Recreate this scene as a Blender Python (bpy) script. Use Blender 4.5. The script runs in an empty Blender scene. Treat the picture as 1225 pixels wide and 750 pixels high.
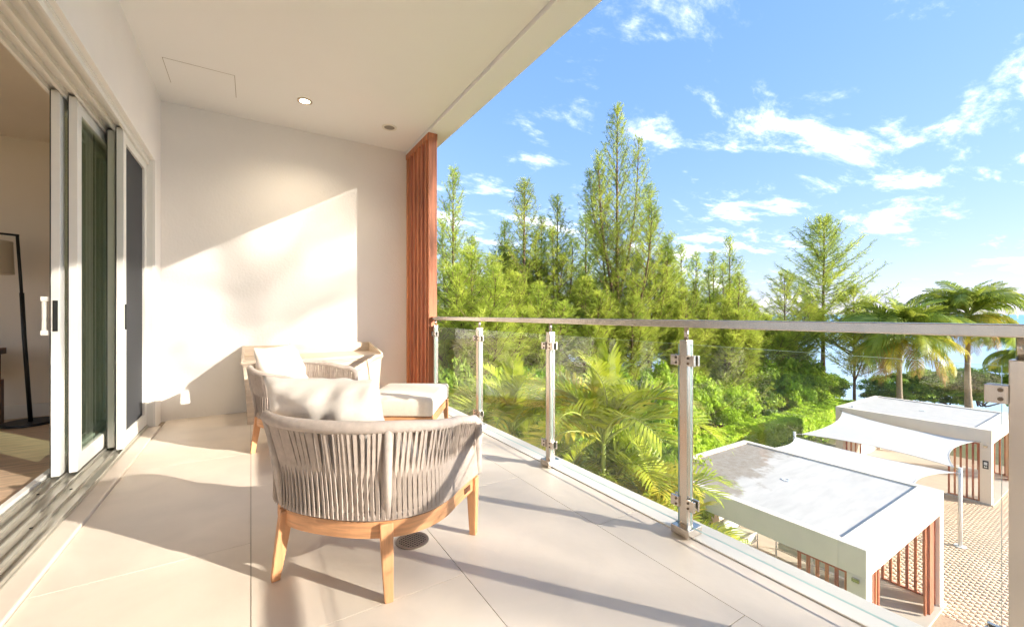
import bpy, bmesh, math, random
import numpy as np
from mathutils import Vector, Matrix

scene = bpy.context.scene
COL = scene.collection
PI = math.pi

# ------------------------------------------------------------------ camera
H_CAM = 1.10
YAW = math.radians(32.2)
cam_d = bpy.data.cameras.new('Camera')
cam_d.sensor_width = 36.0
cam_d.lens = 36.0 * 496.0 / 1225.0
cam_d.clip_start = 0.02
cam_d.clip_end = 20000
cam_d.shift_y = 1.0 / 1225.0
cam = bpy.data.objects.new('Camera', cam_d)
COL.objects.link(cam)
cam.location = (0, 0, H_CAM)
cam.rotation_euler = (PI / 2, 0, -YAW)
scene.camera = cam

# ------------------------------------------------------------------ light
SUN_TRAVEL = Vector((-1.0, 1.33, -0.60)).normalized()
sun_el = math.asin(-SUN_TRAVEL.z)
sun_rot = math.atan2(-SUN_TRAVEL.x, -SUN_TRAVEL.y)
sd = bpy.data.lights.new('Sun', 'SUN')
sd.energy = 2.4
sd.angle = math.radians(0.53)
sd.color = (1.0, 0.935, 0.84)
sun = bpy.data.objects.new('Sun', sd)
sun.rotation_euler = SUN_TRAVEL.to_track_quat('-Z', 'Y').to_euler()
sun.location = (20, -18, 15)
COL.objects.link(sun)

world = bpy.data.worlds.new('World')
scene.world = world
world.use_nodes = True
nt = world.node_tree
nt.nodes.clear()


def N(tree, typ, **kw):
    n = tree.nodes.new(typ)
    for k, v in kw.items():
        setattr(n, k, v)
    return n


def L(tree, a, b):
    tree.links.new(a, b)


def math_node(tree, op, a, b=None, clamp=False):
    n = tree.nodes.new('ShaderNodeMath')
    n.operation = op
    n.use_clamp = clamp
    for i, v in enumerate((a, b)):
        if v is None:
            continue
        if isinstance(v, (int, float)):
            n.inputs[i].default_value = v
        else:
            tree.links.new(v, n.inputs[i])
    return n.outputs[0]


def build_world():
    t = nt
    out = N(t, 'ShaderNodeOutputWorld')
    bg = N(t, 'ShaderNodeBackground')
    bg.inputs[1].default_value = 0.068
    sky = N(t, 'ShaderNodeTexSky')
    sky.sky_type = 'NISHITA'
    sky.sun_disc = False
    sky.sun_elevation = sun_el
    sky.sun_rotation = sun_rot
    sky.altitude = 0
    sky.air_density = 1.0
    sky.dust_density = 0.15
    sky.ozone_density = 1.6
    # clouds: noise laid out on a flat layer overhead (direction / height)
    tc = N(t, 'ShaderNodeTexCoord')
    sep = N(t, 'ShaderNodeSeparateXYZ')
    L(t, tc.outputs['Generated'], sep.inputs[0])
    zz = math_node(t, 'ADD', math_node(t, 'MAXIMUM', sep.outputs[2], 0.0), 0.16)
    cx = math_node(t, 'DIVIDE', sep.outputs[0], zz)
    cy = math_node(t, 'DIVIDE', sep.outputs[1], zz)
    comb = N(t, 'ShaderNodeCombineXYZ')
    L(t, cx, comb.inputs[0]); L(t, cy, comb.inputs[1])
    mp = N(t, 'ShaderNodeMapping')
    mp.inputs['Location'].default_value = (-33.0, -3.2, 0)
    mp.inputs['Rotation'].default_value = (0, 0, 0.35)
    mp.inputs['Scale'].default_value = (1.0, 1.7, 1.0)
    L(t, comb.outputs[0], mp.inputs[0])
    n1 = N(t, 'ShaderNodeTexNoise')
    n1.inputs['Scale'].default_value = 1.7
    n1.inputs['Detail'].default_value = 12
    n1.inputs['Roughness'].default_value = 0.66
    n1.inputs['Distortion'].default_value = 0.25
    L(t, mp.outputs[0], n1.inputs['Vector'])
    n2 = N(t, 'ShaderNodeTexNoise')
    n2.inputs['Scale'].default_value = 0.42
    n2.inputs['Detail'].default_value = 3
    L(t, mp.outputs[0], n2.inputs['Vector'])
    s = math_node(t, 'ADD', math_node(t, 'MULTIPLY', n1.outputs[0], 0.92), math_node(t, 'MULTIPLY', n2.outputs[0], 0.28))
    ramp = N(t, 'ShaderNodeValToRGB')
    ramp.color_ramp.elements[0].position = 0.61
    ramp.color_ramp.elements[0].color = (0, 0, 0, 1)
    ramp.color_ramp.elements[1].position = 0.86
    ramp.color_ramp.elements[1].color = (1, 1, 1, 1)
    L(t, s, ramp.inputs[0])
    dens = math_node(t, 'MULTIPLY', math_node(t, 'POWER', ramp.outputs[0], 2.0), 0.92)
    # humid tropical air: compress the bright horizon, keep the zenith blue
    sr = N(t, 'ShaderNodeSeparateColor'); L(t, sky.outputs[0], sr.inputs[0])
    cc = N(t, 'ShaderNodeCombineColor')
    for i, (k, g) in enumerate(((0.88, 0.66), (1.30, 0.47), (2.50, 0.25))):
        L(t, math_node(t, 'MULTIPLY', math_node(t, 'POWER', sr.outputs[i], g), k), cc.inputs[i])
    mix = N(t, 'ShaderNodeMix'); mix.data_type = 'RGBA'
    L(t, dens, mix.inputs[0])
    L(t, cc.outputs[0], mix.inputs[6])
    mix.inputs[7].default_value = (21.0, 20.0, 18.8, 1)
    L(t, mix.outputs[2], bg.inputs[0])
    L(t, bg.outputs[0], out.inputs[0])


build_world()
vs = scene.view_settings
vs.view_transform = 'Standard'
vs.look = 'None'
vs.exposure = 2.38
vs.gamma = 1.0
scene.render.engine = 'CYCLES'
cy_ = scene.cycles
cy_.use_denoising = True
cy_.use_adaptive_sampling = True
cy_.adaptive_threshold = 0.015
cy_.use_light_tree = False
cy_.max_bounces = 7
cy_.diffuse_bounces = 4
cy_.glossy_bounces = 3
cy_.transmission_bounces = 6
cy_.transparent_max_bounces = 12
cy_.caustics_reflective = False
cy_.caustics_refractive = False
cy_.sample_clamp_indirect = 6.0

# ------------------------------------------------------------------ materials


def lin(r, g, b):
    def f(c):
        c /= 255.0
        return c / 12.92 if c <= 0.04045 else ((c + 0.055) / 1.055) ** 2.4
    return (f(r), f(g), f(b), 1.0)


def mul(c, k):
    return (min(c[0] * k, 1), min(c[1] * k, 1), min(c[2] * k, 1), 1)


MATS = {}


def mat(name, col, rough=0.6, metal=0.0, var=0.12, scale=6.0, stretch=(1, 1, 1), bump=0.0, bscale=None,
        col2=None, detail=5.0, transl=0.0, spec=0.5, rnd=0.0, coord='Object', distort=0.0):
    m = bpy.data.materials.new(name)
    m.use_nodes = True
    t = m.node_tree
    bsdf = t.nodes['Principled BSDF']
    out = t.nodes['Material Output']
    tc = N(t, 'ShaderNodeTexCoord')
    mp = N(t, 'ShaderNodeMapping')
    mp.inputs['Scale'].default_value = stretch
    L(t, tc.outputs[coord], mp.inputs[0])
    no = N(t, 'ShaderNodeTexNoise')
    no.inputs['Scale'].default_value = scale
    no.inputs['Detail'].default_value = detail
    no.inputs['Distortion'].default_value = distort
    L(t, mp.outputs[0], no.inputs['Vector'])
    ramp = N(t, 'ShaderNodeValToRGB')
    ramp.color_ramp.elements[0].position = 0.3
    ramp.color_ramp.elements[1].position = 0.7
    ramp.color_ramp.elements[0].color = mul(col, 1 - var)
    ramp.color_ramp.elements[1].color = col2 if col2 else mul(col, 1 + var)
    L(t, no.outputs[0], ramp.inputs[0])
    csock = ramp.outputs[0]
    if rnd > 0:
        oi = N(t, 'ShaderNodeObjectInfo')
        hs = N(t, 'ShaderNodeHueSaturation')
        v = math_node(t, 'ADD', math_node(t, 'MULTIPLY', oi.outputs['Random'], 2 * rnd), 1 - rnd)
        L(t, v, hs.inputs['Value'])
        hu = math_node(t, 'ADD', math_node(t, 'MULTIPLY', oi.outputs['Random'], rnd * 0.08), 0.5 - rnd * 0.04)
        L(t, hu, hs.inputs['Hue'])
        L(t, csock, hs.inputs['Color'])
        csock = hs.outputs[0]
    L(t, csock, bsdf.inputs['Base Color'])
    bsdf.inputs['Roughness'].default_value = rough
    bsdf.inputs['Metallic'].default_value = metal
    bsdf.inputs['Specular IOR Level'].default_value = spec
    if bump > 0:
        b = N(t, 'ShaderNodeBump')
        b.inputs['Strength'].default_value = bump
        b.inputs['Distance'].default_value = 0.01
        if bscale:
            n2 = N(t, 'ShaderNodeTexNoise')
            n2.inputs['Scale'].default_value = bscale
            n2.inputs['Detail'].default_value = 4
            L(t, mp.outputs[0], n2.inputs['Vector'])
            L(t, n2.outputs[0], b.inputs['Height'])
        else:
            L(t, no.outputs[0], b.inputs['Height'])
        L(t, b.outputs[0], bsdf.inputs['Normal'])
    if transl > 0:
        tr = N(t, 'ShaderNodeBsdfTranslucent')
        L(t, csock, tr.inputs[0])
        mx = N(t, 'ShaderNodeMixShader')
        mx.inputs[0].default_value = transl
        L(t, bsdf.outputs[0], mx.inputs[1])
        L(t, tr.outputs[0], mx.inputs[2])
        L(t, mx.outputs[0], out.inputs[0])
    MATS[name] = m
    return m


def mat_glass(name, tint=(0.93, 0.97, 0.95), gloss=1.0, rough=0.0):
    m = bpy.data.materials.new(name)
    m.use_nodes = True
    t = m.node_tree
    t.nodes.remove(t.nodes['Principled BSDF'])
    out = t.nodes['Material Output']
    tr = N(t, 'ShaderNodeBsdfTransparent')
    tr.inputs[0].default_value = (*tint, 1)
    gl = N(t, 'ShaderNodeBsdfGlossy')
    gl.inputs['Roughness'].default_value = rough
    lw = N(t, 'ShaderNodeLayerWeight')
    lw.inputs[0].default_value = 0.5
    f = math_node(t, 'POWER', lw.outputs['Facing'], 5.0)
    f = math_node(t, 'ADD', math_node(t, 'MULTIPLY', f, 0.75), 0.022 * gloss, clamp=True)
    mx = N(t, 'ShaderNodeMixShader')
    L(t, f, mx.inputs[0])
    L(t, tr.outputs[0], mx.inputs[1])
    L(t, gl.outputs[0], mx.inputs[2])
    L(t, mx.outputs[0], out.inputs[0])
    MATS[name] = m
    return m


def mat_screen(name, col, opacity):
    m = bpy.data.materials.new(name)
    m.use_nodes = True
    t = m.node_tree
    bs = t.nodes['Principled BSDF']
    bs.inputs['Base Color'].default_value = col
    bs.inputs['Roughness'].default_value = 0.7
    out = t.nodes['Material Output']
    tr = N(t, 'ShaderNodeBsdfTransparent')
    mx = N(t, 'ShaderNodeMixShader')
    mx.inputs[0].default_value = opacity
    L(t, tr.outputs[0], mx.inputs[1])
    L(t, bs.outputs[0], mx.inputs[2])
    L(t, mx.outputs[0], out.inputs[0])
    MATS[name] = m
    return m


def mat_wrap(name, col, freq=220.0, axis=2):
    """woven cord: fine wave ridges"""
    m = mat(name, col, rough=0.85, var=0.10, scale=40, bump=0)
    t = m.node_tree
    bs = t.nodes['Principled BSDF']
    tc = [n for n in t.nodes if n.type == 'TEX_COORD'][0]
    w = N(t, 'ShaderNodeTexNoise')
    w.inputs['Scale'].default_value = freq
    w.inputs['Detail'].default_value = 2
    L(t, tc.outputs['Object'], w.inputs['Vector'])
    b = N(t, 'ShaderNodeBump')
    b.inputs['Strength'].default_value = 0.5
    b.inputs['Distance'].default_value = 0.004
    L(t, w.outputs[0], b.inputs['Height'])
    L(t, b.outputs[0], bs.inputs['Normal'])
    return m


mat('wall_paint', lin(240, 235, 228), rough=0.85, var=0.025, scale=1.6, bump=0.3, bscale=45)
mat('ceiling_paint', lin(243, 241, 238), rough=0.9, var=0.012, scale=0.8, bump=0.05, bscale=90)
mat('trim_paint', lin(233, 228, 216), rough=0.5, var=0.02, scale=3)
mat('room_wall', lin(232, 221, 204), rough=0.85, var=0.02, scale=1.5)
mat('room_floor', lin(208, 178, 148), rough=0.45, var=0.22, scale=3.0, stretch=(1.2, 9, 1), detail=8)
mat('tile', lin(219, 205, 188), rough=0.42, var=0.075, scale=2.6, detail=9, bump=0.06, bscale=35, rnd=0.07, distort=0.6)
mat('grout', lin(158, 144, 126), rough=0.9, var=0.05)
mat('kerb_stone', lin(226, 217, 200), rough=0.55, var=0.03, scale=4, bump=0.05, bscale=50)
mat('alu', lin(232, 229, 220), rough=0.38, var=0.02, scale=8)
mat('alu_track', lin(196, 192, 180), rough=0.3, metal=0.7, var=0.05, scale=10)
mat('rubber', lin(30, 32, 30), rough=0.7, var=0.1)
mat('steel', lin(205, 196, 184), rough=0.27, metal=1.0, var=0.05, scale=18, stretch=(1, 1, 0.08), bump=0.04, bscale=60)
mat('steel_bolt', lin(120, 105, 90), rough=0.4, metal=1.0, var=0.1)
mat('cedar', lin(180, 110, 74), rough=0.6, var=0.42, scale=6, stretch=(7, 7, 0.3), detail=9, bump=0.12, rnd=0.2)
mat('teak', lin(208, 152, 106), rough=0.5, var=0.20, scale=6, stretch=(9, 9, 1.0), detail=8, bump=0.05, distort=0.5)
mat('teak_rail', lin(208, 152, 106), rough=0.5, var=0.20, scale=6, stretch=(1.2, 1.2, 13), detail=8, bump=0.05, distort=0.5)
mat('whitewash', lin(206, 188, 166), rough=0.6, var=0.13, scale=7, stretch=(0.7, 6, 6), detail=8, bump=0.06)
mat('dark_wood', lin(96, 58, 34), rough=0.45, var=0.25, scale=7, stretch=(0.7, 5, 5))
mat('fabric', lin(232, 219, 202), rough=0.95, var=0.04, scale=60, bump=0.12, bscale=320)
mat('fabric_light', lin(232, 223, 211), rough=0.95, var=0.03, scale=60, bump=0.12, bscale=320)
mat_wrap('rope', lin(182, 167, 154), 420)
mat_wrap('rope_wrap', lin(188, 174, 162), 300)
mat('black_metal', lin(24, 24, 26), rough=0.45, var=0.1)
mat('lamp_shade', lin(205, 192, 172), rough=0.9, var=0.03, transl=0.2)
mat('drain_metal', lin(150, 140, 125), rough=0.35, metal=0.9, var=0.1)
mat('hole_shade', lin(28, 26, 24), rough=0.9, var=0.1)
mat('speaker_grille', lin(150, 143, 133), rough=0.8, var=0.08, scale=120)
mat('stucco', lin(231, 216, 195), rough=0.85, var=0.03, scale=2.5, bump=0.1, bscale=40)
mat('roof_membrane', lin(200, 193, 182), rough=0.75, var=0.06, scale=3, detail=8, bump=0.1)
mat('slate_flash', lin(205, 205, 203), rough=0.6, var=0.06, scale=6)
mat('sail_cloth', lin(222, 218, 210), rough=0.85, var=0.015, scale=3, transl=0.25)
mat('paver', lin(206, 180, 150), rough=0.85, var=0.12, scale=1.3, detail=6, bump=0.15, bscale=30)
mat('paver_joint', lin(178, 154, 126), rough=0.95, var=0.15, scale=20)
mat('platform', lin(196, 184, 166), rough=0.8, var=0.05, scale=3)
mat('lounge_green', lin(190, 196, 182), rough=0.9, var=0.05)
mat('white_metal', lin(228, 226, 220), rough=0.4, var=0.02)
mat('plaque_black', lin(34, 34, 34), rough=0.5, var=0.05)
mat('plaque_white', lin(230, 230, 226), rough=0.6, var=0.02)
mat('soil', lin(120, 104, 72), rough=0.95, var=0.35, scale=0.8, col2=lin(112, 112, 62), detail=8, bump=0.4, bscale=6)
mat('sand', lin(226, 206, 180), rough=0.95, var=0.07, scale=1.5, bump=0.2, bscale=8)
mat('bark', lin(112, 88, 66), rough=0.95, var=0.3, scale=8, stretch=(3, 3, 0.6), bump=0.5)
mat('palm_bark', lin(158, 140, 116), rough=0.95, var=0.25, scale=6, stretch=(1, 1, 6), bump=0.5)
mat('green_stem', lin(150, 160, 70), rough=0.6, var=0.15, scale=6)
mat('needle', lin(154, 182, 70), rough=0.7, var=0.40, scale=0.8, col2=lin(218, 224, 96), transl=0.5, spec=0.2, rnd=0.12, detail=3)
mat('leaf_bright', lin(162, 200, 44), rough=0.55, var=0.5, scale=7, col2=lin(210, 232, 76), transl=0.42, spec=0.3, rnd=0.10, detail=3)
mat('leaf_dark', lin(118, 160, 52), rough=0.55, var=0.5, scale=7, col2=lin(172, 202, 70), transl=0.35, spec=0.3, rnd=0.10, detail=3)
mat('hedge_leaf', lin(176, 214, 48), rough=0.55, var=0.3, scale=1.6, col2=lin(216, 236, 80), transl=0.4, spec=0.3, detail=3)
mat('frond', lin(146, 182, 38), rough=0.4, var=0.45, scale=3.0, col2=lin(216, 220, 70), transl=0.32, spec=0.35, rnd=0.12, detail=3)
mat('frond_yellow', lin(186, 180, 46), rough=0.4, var=0.3, scale=3.0, col2=lin(228, 210, 78), transl=0.34, spec=0.35, rnd=0.08, detail=3)
mat('coconut_frond', lin(130, 160, 54), rough=0.45, var=0.35, scale=1.2, col2=lin(190, 198, 78), transl=0.35, spec=0.4, rnd=0.14, detail=3)
mat('dead_frond', lin(190, 152, 84), rough=0.8, var=0.2, scale=2.0, transl=0.3, detail=3)
mat_glass('glass', (0.984, 0.993, 0.988), 1.9)
mat_glass('door_glass', (0.86, 0.93, 0.87), 5.0)
mat('glass_edge', lin(186, 212, 203), rough=0.15, var=0.08, scale=6, transl=0.5)
mat_screen('insect_screen', lin(58, 60, 64), 0.80)


def mat_roofstain():
    m = mat('roof_stained', lin(198, 191, 180), rough=0.75, var=0.10, scale=2.2, stretch=(0.5, 2.2, 1), detail=8, bump=0.1)
    t = m.node_tree
    bs = t.nodes['Principled BSDF']
    src = bs.inputs['Base Color'].links[0].from_socket
    tc = N(t, 'ShaderNodeTexCoord')
    sp = N(t, 'ShaderNodeSeparateXYZ'); L(t, tc.outputs['Object'], sp.inputs[0])
    no = N(t, 'ShaderNodeTexNoise'); no.inputs['Scale'].default_value = 1.4; no.inputs['Detail'].default_value = 8
    no.inputs['Roughness'].default_value = 0.65
    L(t, tc.outputs['Object'], no.inputs['Vector'])
    # dried puddle silt that collected toward the garden side of the roof (local +Y)
    a = math_node(t, 'ADD', math_node(t, 'MULTIPLY', sp.outputs[1], 0.62), math_node(t, 'MULTIPLY', no.outputs[0], 2.0))
    a = math_node(t, 'ADD', a, math_node(t, 'MULTIPLY', sp.outputs[0], -0.12))
    r = N(t, 'ShaderNodeValToRGB')
    r.color_ramp.elements[0].position = 0.40; r.color_ramp.elements[0].color = (0, 0, 0, 1)
    r.color_ramp.elements[1].position = 0.47; r.color_ramp.elements[1].color = (1, 1, 1, 1)
    L(t, math_node(t, 'MULTIPLY', a, 0.30), r.inputs[0])
    n2 = N(t, 'ShaderNodeTexNoise'); n2.inputs['Scale'].default_value = 5.5; n2.inputs['Detail'].default_value = 7
    n2.inputs['Roughness'].default_value = 0.7
    L(t, tc.outputs['Object'], n2.inputs['Vector'])
    r2 = N(t, 'ShaderNodeValToRGB')
    r2.color_ramp.elements[0].position = 0.25; r2.color_ramp.elements[0].color = (0.45, 0.45, 0.45, 1)
    r2.color_ramp.elements[1].position = 0.70; r2.color_ramp.elements[1].color = (1, 1, 1, 1)
    L(t, n2.outputs[0], r2.inputs[0])
    fac = math_node(t, 'MULTIPLY', r.outputs[0], r2.outputs[0])
    mx = N(t, 'ShaderNodeMix'); mx.data_type = 'RGBA'
    L(t, fac, mx.inputs[0]); L(t, src, mx.inputs[6]); mx.inputs[7].default_value = lin(142, 126, 106)
    L(t, mx.outputs[2], bs.inputs['Base Color'])
    return m


mat_roofstain()


def mat_water():
    m = bpy.data.materials.new('sea_water')
    m.use_nodes = True
    t = m.node_tree
    bs = t.nodes['Principled BSDF']
    tc = N(t, 'ShaderNodeTexCoord')
    sp = N(t, 'ShaderNodeSeparateXYZ'); L(t, tc.outputs['Object'], sp.inputs[0])
    # turquoise over the sandy shallows, deeper blue far out
    d = math_node(t, 'DIVIDE', math_node(t, 'SUBTRACT', sp.outputs[0], 45.0), 260.0, clamp=True)
    r = N(t, 'ShaderNodeValToRGB')
    r.color_ramp.elements[0].color = lin(196, 218, 226)
    r.color_ramp.elements[1].color = lin(96, 168, 208)
    L(t, d, r.inputs[0])
    L(t, r.outputs[0], bs.inputs['Base Color'])
    bs.inputs['Roughness'].default_value = 0.3
    no = N(t, 'ShaderNodeTexNoise'); no.inputs['Scale'].default_value = 0.9; no.inputs['Detail'].default_value = 6
    L(t, tc.outputs['Object'], no.inputs['Vector'])
    b = N(t, 'ShaderNodeBump'); b.inputs['Strength'].default_value = 0.5; b.inputs['Distance'].default_value = 0.25
    L(t, no.outputs[0], b.inputs['Height']); L(t, b.outputs[0], bs.inputs['Normal'])
    MATS['sea_water'] = m


mat_water()


def mat_emit(name, col, s):
    m = bpy.data.materials.new(name); m.use_nodes = True
    bs = m.node_tree.nodes['Principled BSDF']
    bs.inputs['Base Color'].default_value = col
    bs.inputs['Emission Color'].default_value = col
    bs.inputs['Emission Strength'].default_value = s
    MATS[name] = m


mat_emit('lamp_glow', (1.0, 0.86, 0.62, 1), 6.0)

# ------------------------------------------------------------------ mesh helpers


class MB:
    def __init__(self):
        self.v = []
        self.f = []

    def add(self, vs, fs):
        o = len(self.v)
        self.v += [tuple(p) for p in vs]
        self.f += [tuple(i + o for i in f) for f in fs]
        return self

    def box(self, x0, x1, y0, y1, z0, z1):
        return self.add([(x0, y0, z0), (x1, y0, z0), (x1, y1, z0), (x0, y1, z0),
                         (x0, y0, z1), (x1, y0, z1), (x1, y1, z1), (x0, y1, z1)],
                        [(0, 3, 2, 1), (4, 5, 6, 7), (0, 1, 5, 4), (1, 2, 6, 5), (2, 3, 7, 6), (3, 0, 4, 7)])

    def tube(self, pts, r, n=8, cap=True):
        pts = [Vector(p) for p in pts]
        rs = r if isinstance(r, (list, tuple)) else [r] * len(pts)
        o = len(self.v)
        up = None
        for i, p in enumerate(pts):
            d = (pts[min(i + 1, len(pts) - 1)] - pts[max(i - 1, 0)]).normalized()
            if up is None:
                up = Vector((0, 0, 1)) if abs(d.z) < 0.9 else Vector((1, 0, 0))
            a = d.cross(up)
            if a.length < 1e-5:
                a = d.orthogonal()
            a.normalize()
            b = a.cross(d).normalized()
            up = b
            for k in range(n):
                t = 2 * PI * k / n
                self.v.append(tuple(p + (a * math.cos(t) + b * math.sin(t)) * rs[i]))
        for i in range(len(pts) - 1):
            for k in range(n):
                a0 = o + i * n + k; a1 = o + i * n + (k + 1) % n
                self.f.append((a0, a1, a1 + n, a0 + n))
        if cap:
            self.f.append(tuple(o + k for k in range(n))[::-1])
            e = o + (len(pts) - 1) * n
            self.f.append(tuple(e + k for k in range(n)))
        return self

    def prism(self, poly, z0, z1):
        n = len(poly)
        vs = [(x, y, z0) for x, y in poly] + [(x, y, z1) for x, y in poly]
        fs = [tuple(range(n))[::-1], tuple(range(n, 2 * n))]
        fs += [(i, (i + 1) % n, n + (i + 1) % n, n + i) for i in range(n)]
        return self.add(vs, fs)

    def mesh(self, name, m=None, smooth=False, bevel=0.0, seg=2):
        me = bpy.data.meshes.new(name)
        me.from_pydata(self.v, [], self.f)
        if bevel > 0:
            bm = bmesh.new(); bm.from_mesh(me)
            bmesh.ops.remove_doubles(bm, verts=bm.verts, dist=1e-5)
            bmesh.ops.recalc_face_normals(bm, faces=bm.faces)
            es = [e for e in bm.edges if len(e.link_faces) == 2 and e.calc_face_angle(0) > 0.5]
            bmesh.ops.bevel(bm, geom=es, offset=bevel, segments=seg, profile=0.6, affect='EDGES')
            bm.to_mesh(me); bm.free()
        else:
            bm = bmesh.new(); bm.from_mesh(me)
            bmesh.ops.recalc_face_normals(bm, faces=bm.faces)
            bm.to_mesh(me); bm.free()
        if smooth:
            me.polygons.foreach_set('use_smooth', [True] * len(me.polygons))
        if m:
            me.materials.append(MATS[m])
        me.update()
        return me


def tag(o, label=None, cat=None, group=None, kind=None):
    if label: o['label'] = label
    if cat: o['category'] = cat
    if group: o['group'] = group
    if kind: o['kind'] = kind
    return o


def obj(name, me, parent=None, loc=None, rot=None, scale=None):
    o = bpy.data.objects.new(name, me)
    COL.objects.link(o)
    if parent is not None:
        o.parent = parent
    if loc is not None: o.location = loc
    if rot is not None: o.rotation_euler = rot
    if scale is not None: o.scale = scale
    return o


def empty(name, loc=(0, 0, 0), rz=0.0):
    o = obj(name, None, None, loc, (0, 0, rz))
    o.empty_display_size = 0.1
    return o


KIDS = {}


def copy_tree(o, parent=None):
    c = o.copy()
    COL.objects.link(c)
    c.parent = parent
    for ch in list(o.children):
        copy_tree(ch, c)
    return c


def np_mesh(name, verts, faces, m, smooth=False):
    """verts (n,3) array, faces (k,3|4) array"""
    me = bpy.data.meshes.new(name)
    k = faces.shape[1]
    me.vertices.add(len(verts)); me.loops.add(faces.size); me.polygons.add(len(faces))
    me.vertices.foreach_set('co', verts.astype(np.float32).ravel())
    me.loops.foreach_set('vertex_index', faces.astype(np.int32).ravel())
    me.polygons.foreach_set('loop_start', np.arange(0, faces.size, k, dtype=np.int32))
    if smooth:
        me.polygons.foreach_set('use_smooth', np.ones(len(faces), dtype=bool))
    me.materials.append(MATS[m])
    me.update(calc_edges=True)
    return me


def struct(name, mb, m, bevel=0.0, parent=None, smooth=False):
    o = obj(name, mb.mesh(name, m, smooth=smooth, bevel=bevel), parent)
    if parent is None:
        o['kind'] = 'structure'
    return o


def norm(a):
    return a / np.maximum(np.linalg.norm(a, axis=-1, keepdims=True), 1e-9)

# ================================================================== SETTING
GZ = -6.40          # garden ground
WX = -0.785         # door wall face
WY = 5.55           # end wall face
CZ = 3.30           # ceiling
EX = 2.00           # deck edge


def build_ground():
    # garden + beach sheet
    xs = np.concatenate([np.linspace(-200, 40, 40), np.linspace(41, 70, 24)])
    ys = np.concatenate([np.linspace(-300, 400, 70)])
    V = []; F = []
    for y in ys:
        for x in xs:
            sh = 47 + 3.0 * math.sin(y * 0.03)
            z = GZ
            if x > sh - 7: z = GZ - 0.16 * (x - (sh - 7))
            V.append((x, y, z))
    nx = len(xs)
    for j in range(len(ys) - 1):
        for i in range(nx - 1):
            a = j * nx + i
            F.append((a, a + 1, a + 1 + nx, a + nx))
    me = np_mesh('ground', np.array(V), np.array(F), 'soil', True)
    me.materials.append(MATS['sand'])
    mi = []
    for p in me.polygons:
        mi.append(1 if p.center.x > 40 else 0)
    me.polygons.foreach_set('material_index', mi)
    tag(obj('ground', me), kind='structure')
    # sea
    V = np.array([(-6000, -9000, -7.35), (14000, -9000, -7.35), (14000, 9000, -7.35), (-6000, 9000, -7.35)])
    tag(obj('sea', np_mesh('sea', V, np.array([[0, 1, 2, 3]]), 'sea_water')), kind='structure')
    # paving
    pv = struct('paving', MB().box(3.2, 31.5, -9, 10.4, GZ - 0.1, GZ + 0.004), 'paver_joint')
    rng = np.random.default_rng(3)
    bx, by = 0.10, 0.20
    c = []
    for i, x in enumerate(np.arange(14.6, 30.5, bx)):
        off = (i % 2) * by * 0.5
        for y in np.arange(-1.2, 7.5, by):
            yy = y + off
            if yy > 3.0 and 10 < x < 15.2: continue
            if yy > 3.6 and 24.5 < x: continue
            c.append((x, yy))
    c = np.array(c)
    k = len(c)
    hx, hy = bx / 2 - 0.003, by / 2 - 0.003
    z = GZ + 0.008 + rng.uniform(-0.001, 0.001, k)
    q = np.zeros((k, 8, 3))
    for n_, (sx, sy) in enumerate(((-1, -1), (1, -1), (1, 1), (-1, 1))):
        for t_, top in enumerate((0, 1)):
            q[:, n_ + 4 * t_, 0] = c[:, 0] + bx / 2 + sx * (hx - 0.001 * top)
            q[:, n_ + 4 * t_, 1] = c[:, 1] + by / 2 + sy * (hy - 0.001 * top)
            q[:, n_ + 4 * t_, 2] = z if top else GZ - 0.01
    base = np.array([[4, 5, 6, 7], [0, 1, 5, 4], [1, 2, 6, 5], [2, 3, 7, 6], [3, 0, 4, 7]])
    F = (base[None] + 8 * np.arange(k)[:, None, None]).reshape(-1, 4)
    o = obj('paver_bricks', np_mesh('paver_bricks', q.reshape(-1, 3), F, 'paver'), pv)
    o['kind'] = 'stuff'


build_ground()


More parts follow.
